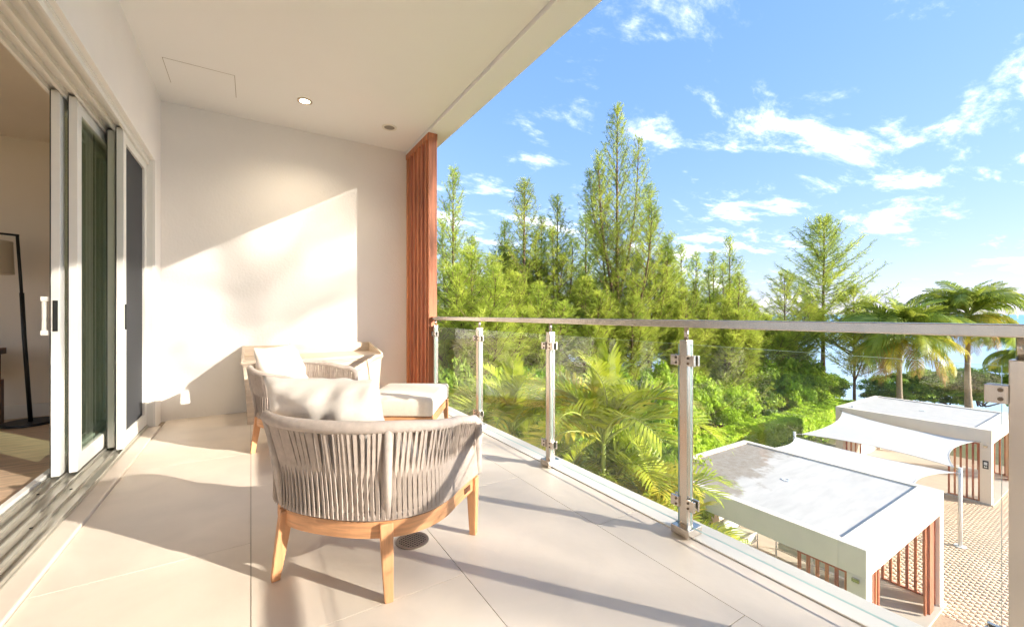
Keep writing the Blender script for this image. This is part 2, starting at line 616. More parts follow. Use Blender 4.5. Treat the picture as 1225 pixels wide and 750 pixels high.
def build_balcony():
    # slab and floor
    fl = struct('balcony_floor', MB().box(WX, EX - 0.17, -2.6, WY + 0.25, -0.34, -0.012), 'grout')
    tw, th = 0.765, 1.53
    g = 0.0015
    for i in range(-1, 3):
        x0 = i * tw; x1 = x0 + tw
        x0 = max(x0, WX + 0.045) if i == -1 else x0
        if i == 2: x1 = EX - 0.172
        off = 0.83 if i % 2 else 0.065
        y = -2.6 + 0.0
        ys = [-2.6]
        yy = off - 3 * th
        while yy < WY:
            if yy > -2.6: ys.append(yy)
            yy += th
        ys.append(WY)
        for a, b in zip(ys[:-1], ys[1:]):
            if b - a < 0.02: continue
            me = MB().box(x0 + g, x1 - g, a + g, b - g, -0.012, 0.0).mesh('floor_tile', 'tile')
            obj('floor_tile', me, fl)
    struct('deck_kerb', MB().box(EX - 0.17, EX, -2.6, WY + 0.25, -0.36, 0.006), 'kerb_stone', bevel=0.004)
    # door threshold: raised stone sill
    struct('door_threshold', MB().box(-1.16, WX + 0.043, -2.6, 5.235, -0.3, 0.018), 'tile', bevel=0.006)
    # end wall
    struct('end_wall', MB().box(-1.45, 1.80, WY, WY + 0.25, -0.34, CZ + 0.02), 'wall_paint')
    # door wall: header, far pier, near pier
    dw = MB()
    dw.box(-1.15, WX, -2.6, WY, 2.585, CZ + 0.02)
    dw.box(-1.15, WX, 5.235, WY, -0.3, 2.585)
    dw.box(-1.15, WX, -2.6, -0.6, 0.018, 2.585)
    struct('door_wall', dw, 'wall_paint')
    rw = MB()
    rw.box(-1.5, 1.7, -2.85, -2.6, -0.34, CZ); rw.box(-5.2, -4.9, -2.85, -2.6, -0.34, CZ)
    rw.box(-4.9, -1.5, -2.85, -2.6, -0.34, 0.1); rw.box(-4.9, -1.5, -2.85, -2.6, 2.7, CZ)  # unseen window opening, added so sunlight brightens the room
    struct('rear_wall', rw, 'wall_paint')
    # ceiling slab with a dropped edge beam
    ce = struct('ceiling', MB().box(-1.45, 1.775, -2.85, WY + 0.25, CZ, CZ + 0.3), 'ceiling_paint')
    struct('ceiling_edge_beam', MB().box(1.79, 2.055, -2.85, WY + 0.25, CZ - 0.035, CZ + 0.34), 'ceiling_paint', bevel=0.003)
    struct('ceiling_shadow_gap', MB().box(1.775, 1.79, -2.85, WY + 0.25, CZ + 0.012, CZ + 0.3), 'ceiling_paint')
    # access hatch
    h = obj('access_hatch_gap', MB().box(-0.645, -0.125, 4.60, 5.06, CZ - 0.0012, CZ + 0.01).mesh('access_hatch_gap', 'grout'), ce)
    obj('access_hatch', MB().box(-0.641, -0.129, 4.6035, 5.0565, CZ - 0.003, CZ + 0.01).mesh('access_hatch', 'ceiling_paint'), ce)
    # building below the slab
    struct('lower_storey_wall', MB().box(-5.2, 1.2, -2.85, 8.0, GZ - 0.2, -0.36), 'wall_paint')
    # ---- room behind the doors
    struct('room_floor', MB().box(-5.2, -1.165, -2.6, 6.45, -0.3, 0.012), 'room_floor')
    struct('room_back_wall', MB().box(-5.2, -1.46, 6.45, 6.65, -0.3, 3.0), 'room_wall')
    rs = MB()
    rs.box(-5.4, -5.2, -2.6, 0.2, -0.3, 3.0); rs.box(-5.4, -5.2, 5.4, 6.65, -0.3, 3.0)
    rs.box(-5.4, -5.2, 0.2, 5.4, -0.3, 0.25); rs.box(-5.4, -5.2, 0.2, 5.4, 2.7, 3.0)  # wide opening out of view, added to bring sky light into the room
    struct('room_side_wall', rs, 'room_wall')
    struct('room_ceiling', MB().box(-5.4, -1.16, -2.6, 6.65, 2.95, 3.15), 'room_wall')
    struct('room_return_wall', MB().box(-1.45, -1.16, 5.25, 6.65, -0.3, 2.95), 'room_wall')
    struct('room_skirting', MB().box(-5.2, -1.46, 6.43, 6.45, 0.012, 0.15), 'trim_paint')


build_balcony()


def disc(x, y, z, r, h, n=32):
    return MB().prism([(x + r * math.cos(2 * PI * k / n), y + r * math.sin(2 * PI * k / n)) for k in range(n)], z, z + h)


def ring(r0, r1, z0, z1, n=32):
    mb = MB()
    V = []
    for k in range(n):
        c, s = math.cos(2 * PI * k / n), math.sin(2 * PI * k / n)
        V += [(r0 * c, r0 * s, z0), (r1 * c, r1 * s, z0), (r1 * c, r1 * s, z1), (r0 * c, r0 * s, z1)]
    F = []
    for k in range(n):
        a = 4 * k; b = 4 * ((k + 1) % n)
        for j in range(4):
            F.append((a + j, a + (j + 1) % 4, b + (j + 1) % 4, b + j))
    return mb.add(V, F)


def build_ceiling_fittings():
    d = empty('ceiling_downlight', (0.47, 4.76, CZ))
    tag(d, 'lit round recessed downlight in the cream balcony ceiling', 'downlight')
    obj('trim_ring', ring(0.048, 0.072, -0.008, -0.001).mesh('trim_ring', 'whitewash', smooth=False), d)
    obj('lens', disc(0, 0, -0.004, 0.05, 0.003).mesh('lens', 'lamp_glow'), d)
    ld = bpy.data.lights.new('downlight_beam', 'SPOT')
    ld.energy = 18; ld.color = (1.0, 0.84, 0.62); ld.spot_size = math.radians(140); ld.spot_blend = 1.0; ld.shadow_soft_size = 0.05
    lo = bpy.data.objects.new('downlight_beam', ld); COL.objects.link(lo); lo.parent = d; lo.location = (0, 0, -0.02)
    s = empty('ceiling_speaker', (1.38, 4.90, CZ))
    tag(s, 'small round grey ceiling speaker near the timber screen', 'speaker')
    obj('trim_ring', ring(0.06, 0.085, -0.008, -0.001).mesh('trim_ring', 'trim_paint'), s)
    obj('grille', disc(0, 0, -0.005, 0.062, 0.004).mesh('grille', 'speaker_grille'), s)


build_ceiling_fittings()

# ================================================================== DOORS


def door_panel(name, label, x, y0, y1, fill, handle=False):
    z0, z1 = 0.045, 2.555
    sw, t = 0.085, 0.042
    e = empty(name, (x, y0, 0.03))
    tag(e, label, 'sliding door', 'sliding door leaves stacked on the tracks')
    w = y1 - y0
    zz0 = z0 - 0.03; zz1 = z1 - 0.03
    for ya in (0, w - sw):
        s = obj('stile', MB().box(-t / 2, t / 2, ya, ya + sw, zz0, zz1).mesh('stile', 'alu', bevel=0.003), e)
        obj('seal', MB().box(-t / 2 - 0.006, -t / 2, ya + 0.004, ya + 0.014, zz0, zz1).mesh('seal', 'rubber'), s)
    obj('top_rail', MB().box(-t / 2 + 0.002, t / 2 - 0.002, sw, w - sw, zz1 - 0.09, zz1).mesh('top_rail', 'alu', bevel=0.003), e)
    obj('bottom_rail', MB().box(-t / 2 + 0.002, t / 2 - 0.002, sw, w - sw, zz0, zz0 + 0.11).mesh('bottom_rail', 'alu', bevel=0.003), e)
    if fill == 'glass':
        obj('glass_pane', MB().box(-0.008, 0.008, sw - 0.01, w - sw + 0.01, zz0 + 0.10, zz1 - 0.08).mesh('glass_pane', 'door_glass'), e)
    else:
        obj('screen_mesh', MB().box(-0.002, 0.002, sw - 0.01, w - sw + 0.01, zz0 + 0.10, zz1 - 0.08).mesh('screen_mesh', 'insect_screen'), e)
        obj('pull_tab', MB().box(t / 2, t / 2 + 0.012, 0.03, 0.05, 0.95, 1.15).mesh('pull_tab', 'rubber', bevel=0.003), e)
    if handle:
        h = MB()
        h.tube([(-t / 2 - 0.040, 0.035, 0.96), (-t / 2 - 0.040, 0.035, 1.16)], 0.011, 10)
        h.box(-t / 2 - 0.052, -t / 2, 0.02, 0.05, 0.935, 0.965)
        h.box(-t / 2 - 0.052, -t / 2, 0.02, 0.05, 1.155, 1.185)
        obj('handle', h.mesh('handle', 'alu'), e)
        obj('lock_plate', MB().box(-0.012, 0.012, -0.004, 0.0, 0.96, 1.16).mesh('lock_plate', 'rubber', bevel=0.0015), e)
    return e


door_panel('sliding_door', 'innermost white sliding glass door leaf with white pull handle', -1.075, 3.86, 5.19, 'glass', True)
door_panel('sliding_door', 'second white sliding glass door leaf with green-tinted glass', -1.005, 3.905, 5.20, 'glass')
door_panel('sliding_door', 'third white sliding door leaf directly behind the dark screen door', -0.935, 4.46, 5.21, 'glass')
door_panel('screen_door', 'white framed insect screen door with dark mesh beside the wall', -0.865, 4.37, 5.225, 'screen')


def build_door_frame():
    e = empty('door_frame', (-0.97, 2.0, 0.0))
    tag(e, 'white aluminium sliding door frame with multi-groove track', 'door frame')
    M = lambda mb, n, m, b=0.0: obj(n, mb.mesh(n, m, bevel=b), e)
    ox, oy = 0.97, -2.0
    b = MB()
    b.box(-1.14 + ox, -0.83 + ox, -0.6 + oy, 5.232 + oy, 0.0185, 0.026)
    M(b, 'sill_plate', 'alu_track')
    for x in (-1.11, -1.04, -0.97, -0.90, -0.84):
        M(MB().box(x - 0.006 + ox, x + 0.006 + ox, -0.6 + oy, 5.23 + oy, 0.026, 0.044), 'track_rail', 'alu_track', 0.002)
    M(MB().box(-1.16 + ox, -1.125 + ox, -0.6 + oy, 5.23 + oy, 0.0185, 0.058), 'inner_sill', 'alu', 0.003)
    for x in (-1.11, -1.04, -0.97, -0.90, -0.835):
        M(MB().box(x - 0.009 + ox, x + 0.009 + ox, -0.6 + oy, 5.23 + oy, 2.535, 2.574), 'head_channel', 'alu', 0.002)
    M(MB().box(-1.15 + ox, -0.815 + ox, -0.6 + oy, 5.232 + oy, 2.574, 2.5845), 'head_plate', 'alu')
    M(MB().box(-1.15 + ox, -0.80 + ox, 5.226 + oy, 5.2345 + oy, 0.026, 2.574), 'jamb', 'alu')
    for y in (3.05, 3.6, 2.5):
        for x in (-1.075, -0.935):
            M(disc(x + ox, y + oy, 0.026, 0.007, 0.003, 10), 'screw', 'rubber')


build_door_frame()

# ================================================================== ROOM CONTENTS


def build_room_things():
    e = empty('floor_lamp', (-1.86, 6.06, 0.012))
    tag(e, 'black arched floor lamp with drum shade inside the room', 'floor lamp')
    obj('base', disc(0, 0, 0, 0.2, 0.025, 40).mesh('base', 'black_metal', bevel=0.004), e)
    p = MB().tube([(0.0, 0, 0.02), (-0.045, 0, 0.9), (-0.06, 0, 1.3)], 0.017, 10)
    p.tube([(-0.06, 0, 1.28), (-0.09, 0, 1.87)], 0.012, 10)
    obj('pole', p.mesh('pole', 'black_metal', smooth=True), e)
    obj('arm', MB().tube([(-0.078, 0, 1.865), (-0.45, -0.02, 1.885)], 0.011, 8).mesh('arm', 'black_metal', smooth=True), e)
    sh = MB()
    n = 32
    V = []
    for k in range(n):
        c, s = math.cos(2 * PI * k / n), math.sin(2 * PI * k / n)
        V += [(-0.25 + 0.135 * c, 0.16 * s, 1.48), (-0.25 + 0.125 * c, 0.145 * s, 1.80)]
    sh.add(V, [(2 * k, 2 * ((k + 1) % n), 2 * ((k + 1) % n) + 1, 2 * k + 1) for k in range(n)])
    s = obj('lamp_shade', sh.mesh('lamp_shade', 'lamp_shade', smooth=True), e)
    obj('hanger', MB().tube([(-0.25, 0, 1.80), (-0.25, -0.012, 1.873)], 0.006, 6).mesh('hanger', 'black_metal'), e)
    t = empty('console_table', (-2.65, 5.95, 0.012))
    tag(t, 'dark brown wooden console table inside the room', 'table')
    obj('table_top', MB().box(-0.6, 0.6, -0.2, 0.2, 0.70, 0.76).mesh('table_top', 'dark_wood', bevel=0.004), t)
    obj('drawer_box', MB().box(-0.56, 0.57, -0.18, 0.18, 0.45, 0.70).mesh('drawer_box', 'dark_wood', bevel=0.003), t)
    obj('shelf', MB().box(-0.55, 0.55, -0.17, 0.17, 0.14, 0.17).mesh('shelf', 'dark_wood', bevel=0.003), t)
    for sx in (-1, 1):
        for sy in (-1, 1):
            obj('leg', MB().box(sx * 0.555 - 0.03, sx * 0.555 + 0.03, sy * 0.165 - 0.03, sy * 0.165 + 0.03, 0, 0.45).mesh('leg', 'dark_wood', bevel=0.003), t)
    # curtain
    V = []; F = []
    n = 48
    for j, z in enumerate((0.03, 0.15, 1.2, 2.8)):
        for k in range(n + 1):
            u = k / n
            amp = 0.035 if j > 1 else 0.05
            V.append((-1.72 + 0.24 * u - (0.03 * (1 - j) if j < 2 else 0) * (1 - u), 6.33 + amp * math.sin(u * 5 * 2 * PI) - (0.05 if j == 0 else 0), z))
    for j in range(3):
        for k in range(n):
            a = j * (n + 1) + k
            F.append((a, a + 1, a + n + 2, a + n + 1))
    me = MB().add(V, F).mesh('curtain', 'fabric_light', smooth=True)
    tag(obj('curtain', me), 'cream curtain bunched in the corner of the room behind the lamp', 'curtain')


build_room_things()

# ================================================================== TIMBER SCREEN


def build_screen():
    e = empty('timber_screen', (1.84, 5.13, 0.006))
    tag(e, 'reddish cedar slat screen between end wall and railing', 'slat screen')
    top = CZ - 0.035 - 0.008
    for k in range(6):
        y = 5.51 - 0.14 * k - 5.13
        me = MB().box(-0.05, 0.05, y - 0.03, y + 0.03, 0, top - 0.07).mesh('slat', 'cedar', bevel=0.003)
        obj('slat', me, e)
    obj('end_board', MB().box(-0.052, 0.054, -0.432, -0.397, 0, top - 0.07).mesh('end_board', 'cedar', bevel=0.003), e)
    obj('head_board', MB().box(-0.056, 0.058, -0.436, 0.415, top - 0.07, top).mesh('head_board', 'cedar', bevel=0.003), e)


build_screen()

# ================================================================== RAILING


def build_railing():
    RX = 1.85
    e = empty('glass_railing', (RX, 1.3, 0.006))
    tag(e, 'frameless glass balustrade with brushed steel posts and flat handrail', 'railing')
    oy = -1.3
    ZT = 1.066
    ys = [4.64, 3.52, 2.41, 1.295, 0.225, -0.89, -2.0]
    obj('handrail', MB().box(-0.032, 0.032, -2.55 + oy, 4.705 + oy, ZT - 0.038, ZT).mesh('handrail', 'steel', bevel=0.004), e)
    obj('wall_bracket', MB().box(-0.036, 0.03, 4.706 + oy, 4.716 + oy, ZT - 0.045, ZT + 0.006).mesh('wall_bracket', 'steel', bevel=0.002), e)
    post_me = MB().box(-0.026, 0.026, -0.021, 0.021, 0.0, 0.965).mesh('post', 'steel', bevel=0.003)
    base_me = MB().box(-0.056, 0.056, -0.05, 0.05, 0.0, 0.042).mesh('base_cover', 'steel', bevel=0.004)
    spig_me = MB().tube([(0, 0, 0.965), (0, 0, ZT - 0.036)], 0.011, 12).mesh('spigot', 'steel', smooth=True)
    cm = MB()
    cm.box(-0.036, -0.0215, 0.019, 0.066, -0.026, 0.026)
    cm.box(-0.001, 0.012, 0.019, 0.066, -0.026, 0.026)
    clamp_me = cm.mesh('clamp', 'steel', bevel=0.002)
    bolt = MB()
    for z in (-0.013, 0.013):
        bolt.tube([(-0.036, 0.034, z), (-0.039, 0.034, z)], 0.006, 10)
    bolt_me = bolt.mesh('bolt', 'steel_bolt')
    for y in ys:
        p = obj('post', post_me, e, (0, y + oy, 0))
        obj('base_cover', base_me, p)
        obj('spigot', spig_me, p)
        for sgn in (1, -1):
            for z in (0.155, 0.865):
                c = obj('clamp', clamp_me, p, (0, 0, z))
                c.scale = (1, sgn, 1)
                b = obj('bolt', bolt_me, p, (0, 0, z)); b.scale = (1, sgn, 1)
    gx = -0.0113
    for a, b in zip(ys[1:], ys[:-1]):
        y0, y1 = a + 0.035 + oy, b - 0.035 + oy
        mb = MB().box(gx - 0.006, gx + 0.006, y0, y1, 0.045, 0.945)
        me = mb.mesh('glass_pane', 'glass')
        me.materials.append(MATS['glass_edge'])
        for p in me.polygons:
            if abs(p.normal.x) < 0.5: p.material_index = 1
        obj('glass_pane', me, e)


build_railing()

# ================================================================== FLOOR DRAIN


def build_drain():
    e = empty('floor_drain', (0.665, 1.965, 0.0))
    tag(e, 'round metal floor drain grate set in the beige tile', 'drain')
    obj('pit_shade', disc(0, 0, 0.0005, 0.072, 0.001, 32).mesh('pit_shade', 'hole_shade'), e)  # flat dark disc, its colour stands in for the shade down the drain
    obj('rim', ring(0.064, 0.078, 0.0, 0.004).mesh('rim', 'drain_metal'), e)
    g = MB()
    for k in range(-4, 5):
        x = k * 0.0145
        hh = math.sqrt(max(0.065 ** 2 - x * x, 0))
        g.box(x - 0.0025, x + 0.0025, -hh, hh, 0.0015, 0.0032)
        g.box(-hh, hh, x - 0.002, x + 0.002, 0.0017, 0.0030)
    o = obj('grate_bars', g.mesh('grate_bars', 'drain_metal'), e)
    o.rotation_euler = (0, 0, 0.5)


build_drain()

# ================================================================== SIDEBOARD


def build_sideboard():
    e = empty('sideboard', (0.61, 5.20, 0.0))
    tag(e, 'whitewashed wooden sideboard with raised gallery edge against the end wall', 'sideboard')
    W, D = 0.66, 0.30
    bd = MB().box(-W + 0.06, W - 0.06, -D + 0.008, D, 0.04, 0.59)
    obj('body', bd.mesh('body', 'whitewash', bevel=0.003), e)
    # top with overhang and front lip
    obj('top', MB().box(-W - 0.035, W + 0.035, -D - 0.02, D + 0.02, 0.60, 0.635).mesh('top', 'whitewash', bevel=0.006), e)
    obj('lip_moulding', MB().box(-W - 0.02, W + 0.02, -D - 0.005, D, 0.575, 0.60).mesh('lip_moulding', 'whitewash', bevel=0.006), e)
    obj('back_gallery', MB().box(-W - 0.032, W + 0.032, D - 0.005, D + 0.02, 0.635, 0.745).mesh('back_gallery', 'whitewash', bevel=0.003), e)
    for s in (-1, 1):
        x0 = s * (W + 0.032); x1 = s * (W + 0.01)
        mb = MB()
        a = [(x0, -D + 0.0, 0.635), (x0, D - 0.006, 0.635), (x0, D - 0.006, 0.742), (x0, -D + 0.0, 0.655)]
        b = [(x1, y, z) for _, y, z in a]
        mb.add(a + b, [(0, 1, 2, 3), (7, 6, 5, 4), (0, 4, 5, 1), (1, 5, 6, 2), (2, 6, 7, 3), (3, 7, 4, 0)])
        obj('side_gallery', mb.mesh('side_gallery', 'whitewash', bevel=0.002), e)
        # tapered corner legs, front and back, curving inward
        for yy in (-D - 0.002, D - 0.05):
            n = 10
            out = []; inn = []
            for k in range(n + 1):
                u = k / n
                z = 0.575 * u
                out.append((s * (W - 0.02 + 0.035 * u ** 1.3), z))
                inn.append((s * (W - 0.16 + 0.05 * math.sin(u * 2.6) - 0.01 * u), z))
            V = []
            for (xo, z), (xi, _) in zip(out, inn):
                V += [(xo, yy, z), (xi, yy, z), (xi, yy + 0.05, z), (xo, yy + 0.05, z)]
            F = []
            for k in range(n):
                a_ = 4 * k
                for j in range(4):
                    F.append((a_ + j, a_ + (j + 1) % 4, a_ + 4 + (j + 1) % 4, a_ + 4 + j))
            F += [(0, 1, 2, 3), (4 * n + 3, 4 * n + 2, 4 * n + 1, 4 * n)]
            obj('leg', MB().add(V, F).mesh('leg', 'whitewash'), e)
        # side panel
        mb = MB()
        n = 8
        V = []
        for k in range(n + 1):
            u = k / n; z = 0.02 + 0.555 * u
            xo = s * (W - 0.022 + 0.033 * u ** 1.3)
            V += [(xo, -D + 0.05, z), (xo, D - 0.052, z), (xo - s * 0.02, D - 0.052, z), (xo - s * 0.02, -D + 0.05, z)]
        F = []
        for k in range(n):
            a_ = 4 * k
            for j in range(4):
                F.append((a_ + j, a_ + (j + 1) % 4, a_ + 4 + (j + 1) % 4, a_ + 4 + j))
        F += [(0, 1, 2, 3), (4 * n + 3, 4 * n + 2, 4 * n + 1, 4 * n)]
        obj('side_panel', mb.add(V, F).mesh('side_panel', 'whitewash'), e)
    for x0, x1 in ((-0.50, -0.17), (-0.165, 0.165), (0.17, 0.50)):
        obj('front_panel', MB().box(x0, x1, -D + 0.0, -D + 0.007, 0.10, 0.56).mesh('front_panel', 'whitewash', bevel=0.003), e)
    for s in (-1, 1):
        obj('foot', MB().box(s * (W - 0.15) - 0.03, s * (W - 0.15) + 0.03, -D + 0.05, -D + 0.11, 0.0, 0.05).mesh('foot', 'rubber'), e)


build_sideboard()

# ================================================================== SOFT SHAPES


def pillow_mesh(name, w, h, t, m, seed=0, nx=36, ny=26, pinch=0.07):
    rng = random.Random(seed)
    ph = [rng.uniform(0, 6.28) for _ in range(8)]
    V = []; F = []
    for side in (1, -1):
        for j in range(ny + 1):
            for i in range(nx + 1):
                u = 2 * i / nx - 1; v = 2 * j / ny - 1
                k = (max(1 - abs(u) ** 2.6, 0) ** 0.55) * (max(1 - abs(v) ** 2.6, 0) ** 0.55)
                x = u * w / 2 * (1 - pinch * (1 - v * v) * abs(u) ** 3)
                y = v * h / 2 * (1 - pinch * 1.3 * (1 - u * u) * abs(v) ** 3)
                wr = 0.010 * math.sin(7 * u + 4 * v + ph[0]) * math.sin(5 * v - 3 * u + ph[1]) + 0.006 * math.sin(15 * u - 9 * v + ph[2]) * math.sin(6 * v + ph[3])
                # tension folds out of the corners
                for cu, cv, p in ((1, 1, ph[4]), (-1, 1, ph[5]), (1, -1, ph[6]), (-1, -1, ph[7])):
                    du, dv = u - cu, v - cv
                    r = math.hypot(du, dv)
                    wr += 0.010 * math.exp(-r * 2.2) * math.sin(9 * math.atan2(dv, du) + p)
                z = side * k * t / 2 + wr * min(k * 2, 1)
                V.append((x, y, z))
    n1 = (nx + 1) * (ny + 1)
    for s in range(2):
        for j in range(ny):
            for i in range(nx):
                a = s * n1 + j * (nx + 1) + i
                q = (a, a + 1, a + nx + 2, a + nx + 1)
                F.append(q if s == 0 else q[::-1])
    me = bpy.data.meshes.new(name)
    me.from_pydata(V, [], F)
    bm = bmesh.new(); bm.from_mesh(me)
    bmesh.ops.remove_doubles(bm, verts=bm.verts, dist=1e-4)
    bmesh.ops.recalc_face_normals(bm, faces=bm.faces)
    bm.to_mesh(me); bm.free()
    me.polygons.foreach_set('use_smooth', [True] * len(me.polygons))
    me.materials.append(MATS[m])
    return me


def cushion_from_poly(name, poly, z0, z1, m, crown=0.02, r=0.035):
    """slab cushion over a convex outline with rounded edges and a crowned top"""
    c = np.mean(np.array(poly), axis=0)
    P = np.array(poly)
    d = P - c
    L_ = np.linalg.norm(d, axis=1, keepdims=True)
    rings = []
    prof = [(0.0, z0), (r * 0.5, z0 - 0.0)]
    levels = []
    for a in np.linspace(-PI / 2, PI / 2, 9):
        off = -r + r * math.cos(a)
        zc = (z0 + r) if a < 0 else (z1 - r)
        levels.append((off, zc + r * math.sin(a)))
    V = []; F = []
    n = len(P)
    for off, z in levels:
        for k in range(n):
            q = P[k] + d[k] / L_[k] * off
            V.append((q[0], q[1], z))
    for l in range(len(levels) - 1):
        for k in range(n):
            a = l * n + k; b = l * n + (k + 1) % n
            F.append((a, b, b + n, a + n))
    # top fill
    top0 = (len(levels) - 1) * n
    prev = top0
    for fr in (0.85, 0.6, 0.3):
        st = len(V)
        for k in range(n):
            q = c + (P[k] + d[k] / L_[k] * -r - c) * fr
            V.append((q[0], q[1], z1 + crown * (1 - fr ** 2)))
        for k in range(n):
            F.append((prev + k, prev + (k + 1) % n, st + (k + 1) % n, st + k))
        prev = st
    V.append((c[0], c[1], z1 + crown)); ctr = len(V) - 1
    for k in range(n):
        F.append((prev + k, prev + (k + 1) % n, ctr))
    F.append(tuple(range(n))[::-1])
    return MB().add(V, F).mesh(name, m, smooth=True)

# ================================================================== ARMCHAIRS
CW, CD, CF = 0.402, 0.347, 0.235     # half width, back depth, arm front


def plan(t, off=0.0, wflare=0.0, bflare=0.0):
    """t in [-1,1] from left arm front round the back to the right arm front"""
    s = 1 if t >= 0 else -1
    a = abs(t)
    split = 0.62
    if a <= split:
        ph = a / split * PI / 2
        x = CW * math.sin(ph) ** 0.82
        y = -CD * math.cos(ph) ** 0.78
    else:
        u = (a - split) / (1 - split)
        x = CW + 0.022 * u
        y = CF * u
    # radial flare
    nx, ny = x / CW, min(y, 0) / CD
    nl = math.hypot(nx, ny) or 1
    nx, ny = nx / nl, ny / nl
    bk = max(0.0, -ny)
    o = off + wflare * (1 - bk) + bflare * bk
    return (s * (x + nx * o), y + ny * o)


def rim_z(t):
    a = abs(t)
    u = max(0.0, min(1.0, (a - 0.18) / 0.82))
    return 0.672 - 0.092 * (u * u * (3 - 2 * u))


def resample(n):
    ts = np.linspace(-1, 1, 801)
    p = np.array([plan(t) for t in ts])
    d = np.concatenate([[0], np.cumsum(np.linalg.norm(np.diff(p, axis=0), axis=1))])
    return np.interp(np.linspace(0, d[-1], n), d, ts)


def build_chair(label, loc, rz, pillow_at, pillow_rz):
    e = empty('armchair', (loc[0], loc[1], 0.0), rz)
    tag(e, label, 'armchair', 'woven rope armchairs on the balcony')
    ts = resample(90)
    # apron ring (D outline)
    za, zb = 0.228, 0.292
    out = [plan(t, 0.004) for t in ts]
    inn = [plan(t, -0.028) for t in ts]
    mb = MB()
    V = []
    for o, i in zip(out, inn):
        V += [(*o, za), (*o, zb), (*i, zb), (*i, za)]
    F = []
    for k in range(len(ts) - 1):
        a = 4 * k
        for j in range(4):
            F.append((a + j, a + 4 + j, a + 4 + (j + 1) % 4, a + (j + 1) % 4))
    F += [(0, 1, 2, 3), (len(V) - 1, len(V) - 2, len(V) - 3, len(V) - 4)]
    mb.add(V, F)
    obj('seat_apron', mb.mesh('seat_apron', 'teak_rail', smooth=False), e)
    xf = plan(1)[0]
    obj('front_rail', MB().box(-xf + 0.02, xf - 0.02, CF - 0.035, CF - 0.005, za + 0.001, zb - 0.001).mesh('front_rail', 'teak_rail', bevel=0.003), e)
    seat = [plan(t, -0.03) for t in resample(40)]
    obj('seat_base', MB().prism(seat, 0.255, 0.283).mesh('seat_base', 'rope'), e)
    # name plate on the right-hand apron
    tp = 0.80
    (x0, y0), (x1, y1) = plan(0.76, 0.0055), plan(0.86, 0.0055)
    dx, dy = plan(0.8, 0.009)[0] - plan(0.8, 0.0055)[0], 0
    mb = MB().add([(x0, y0, 0.247), (x1, y1, 0.247), (x1, y1, 0.273), (x0, y0, 0.273),
                   (x0 + 0.002, y0, 0.247), (x1 + 0.002, y1, 0.247), (x1 + 0.002, y1, 0.273), (x0 + 0.002, y0, 0.273)],
                  [(0, 1, 2, 3), (4, 5, 6, 7), (0, 1, 5, 4), (1, 2, 6, 5), (2, 3, 7, 6), (3, 0, 4, 7)])
    obj('maker_plate', mb.mesh('maker_plate', 'dark_wood'), e)
    # legs
    tr = 0.217
    for s in (-1, 1):
        for rear in (True, False):
            t = s * (tr if rear else 0.955)
            px, py = plan(t, -0.008)
            if rear:
                fx, fy = px + s * 0.030, py - 0.030
            else:
                fx, fy = px + s * 0.004, py + 0.004
            n = 8
            V = []
            ang = math.atan2(py, px) if rear else 0
            ca, sa = math.cos(ang), math.sin(ang)
            for k in range(n + 1):
                u = k / n
                x = px + (fx - px) * u; y = py + (fy - py) * u
                z = zb - 0.004 - (zb - 0.004) * u
                w = 0.0255 - 0.009 * u ** 1.2
                for (ax, ay) in ((-1, -1), (1, -1), (1, 1), (-1, 1)):
                    V.append((x + (ax * ca - ay * sa) * w, y + (ax * sa + ay * ca) * w, z))
            F = []
            for k in range(n):
                a = 4 * k
                for j in range(4):
                    F.append((a + j, a + (j + 1) % 4, a + 4 + (j + 1) % 4, a + 4 + j))
            F += [(0, 1, 2, 3), (4 * n + 3, 4 * n + 2, 4 * n + 1, 4 * n)]
            obj('leg', MB().add(V, F).mesh('leg', 'teak', bevel=0.005), e)
    # top rim: wrapped tube, arms turning down at the front
    FW, FB = 0.012, 0.058
    pts = []
    rr = []
    xs, ys_ = plan(-1, 0, FW, FB)
    zr = rim_z(1)
    for k in range(5):
        pts.append((xs, ys_ - 0.010 + 0.012 * math.sin(k / 4 * PI / 2) * 0.3, 0.302 + (zr - 0.062 - 0.302) * k / 4)); rr.append(0.0165 + 0.004 * k / 4)
    for k in range(1, 6):
        a = k / 6 * PI / 2
        pts.append((xs, ys_ - 0.006 - 0.055 * (1 - math.cos(a)), zr - 0.062 + 0.055 * math.sin(a))); rr.append(0.0215)
    tt = [t for t in ts if abs(t) < 0.93]
    for t in tt:
        x, y = plan(t, 0, FW, FB)
        pts.append((x, y, rim_z(t))); rr.append(0.0215 + 0.0045 * max(0, 1 - abs(t) * 1.6))
    for k in range(5, 0, -1):
        a = k / 6 * PI / 2
        pts.append((-xs, ys_ - 0.006 - 0.055 * (1 - math.cos(a)), zr - 0.062 + 0.055 * math.sin(a))); rr.append(0.0215)
    for k in range(4, -1, -1):
        pts.append((-xs, ys_ - 0.010 + 0.012 * math.sin(k / 4 * PI / 2) * 0.3, 0.302 + (zr - 0.062 - 0.302) * k / 4)); rr.append(0.0165 + 0.004 * k / 4)
    obj('top_rim', MB().tube(pts, rr, 14).mesh('top_rim', 'rope_wrap', smooth=True), e)
    lp = [(*plan(t, -0.006), 0.306) for t in ts]
    obj('lower_ring', MB().tube(lp, 0.0155, 10).mesh('lower_ring', 'rope_wrap', smooth=True), e)
    obj('dark_seam', MB().tube([(*plan(t, -0.004), 0.2935) for t in ts], 0.006, 6).mesh('dark_seam', 'rubber'), e)  # thin dark tube along the joint of apron and lower ring
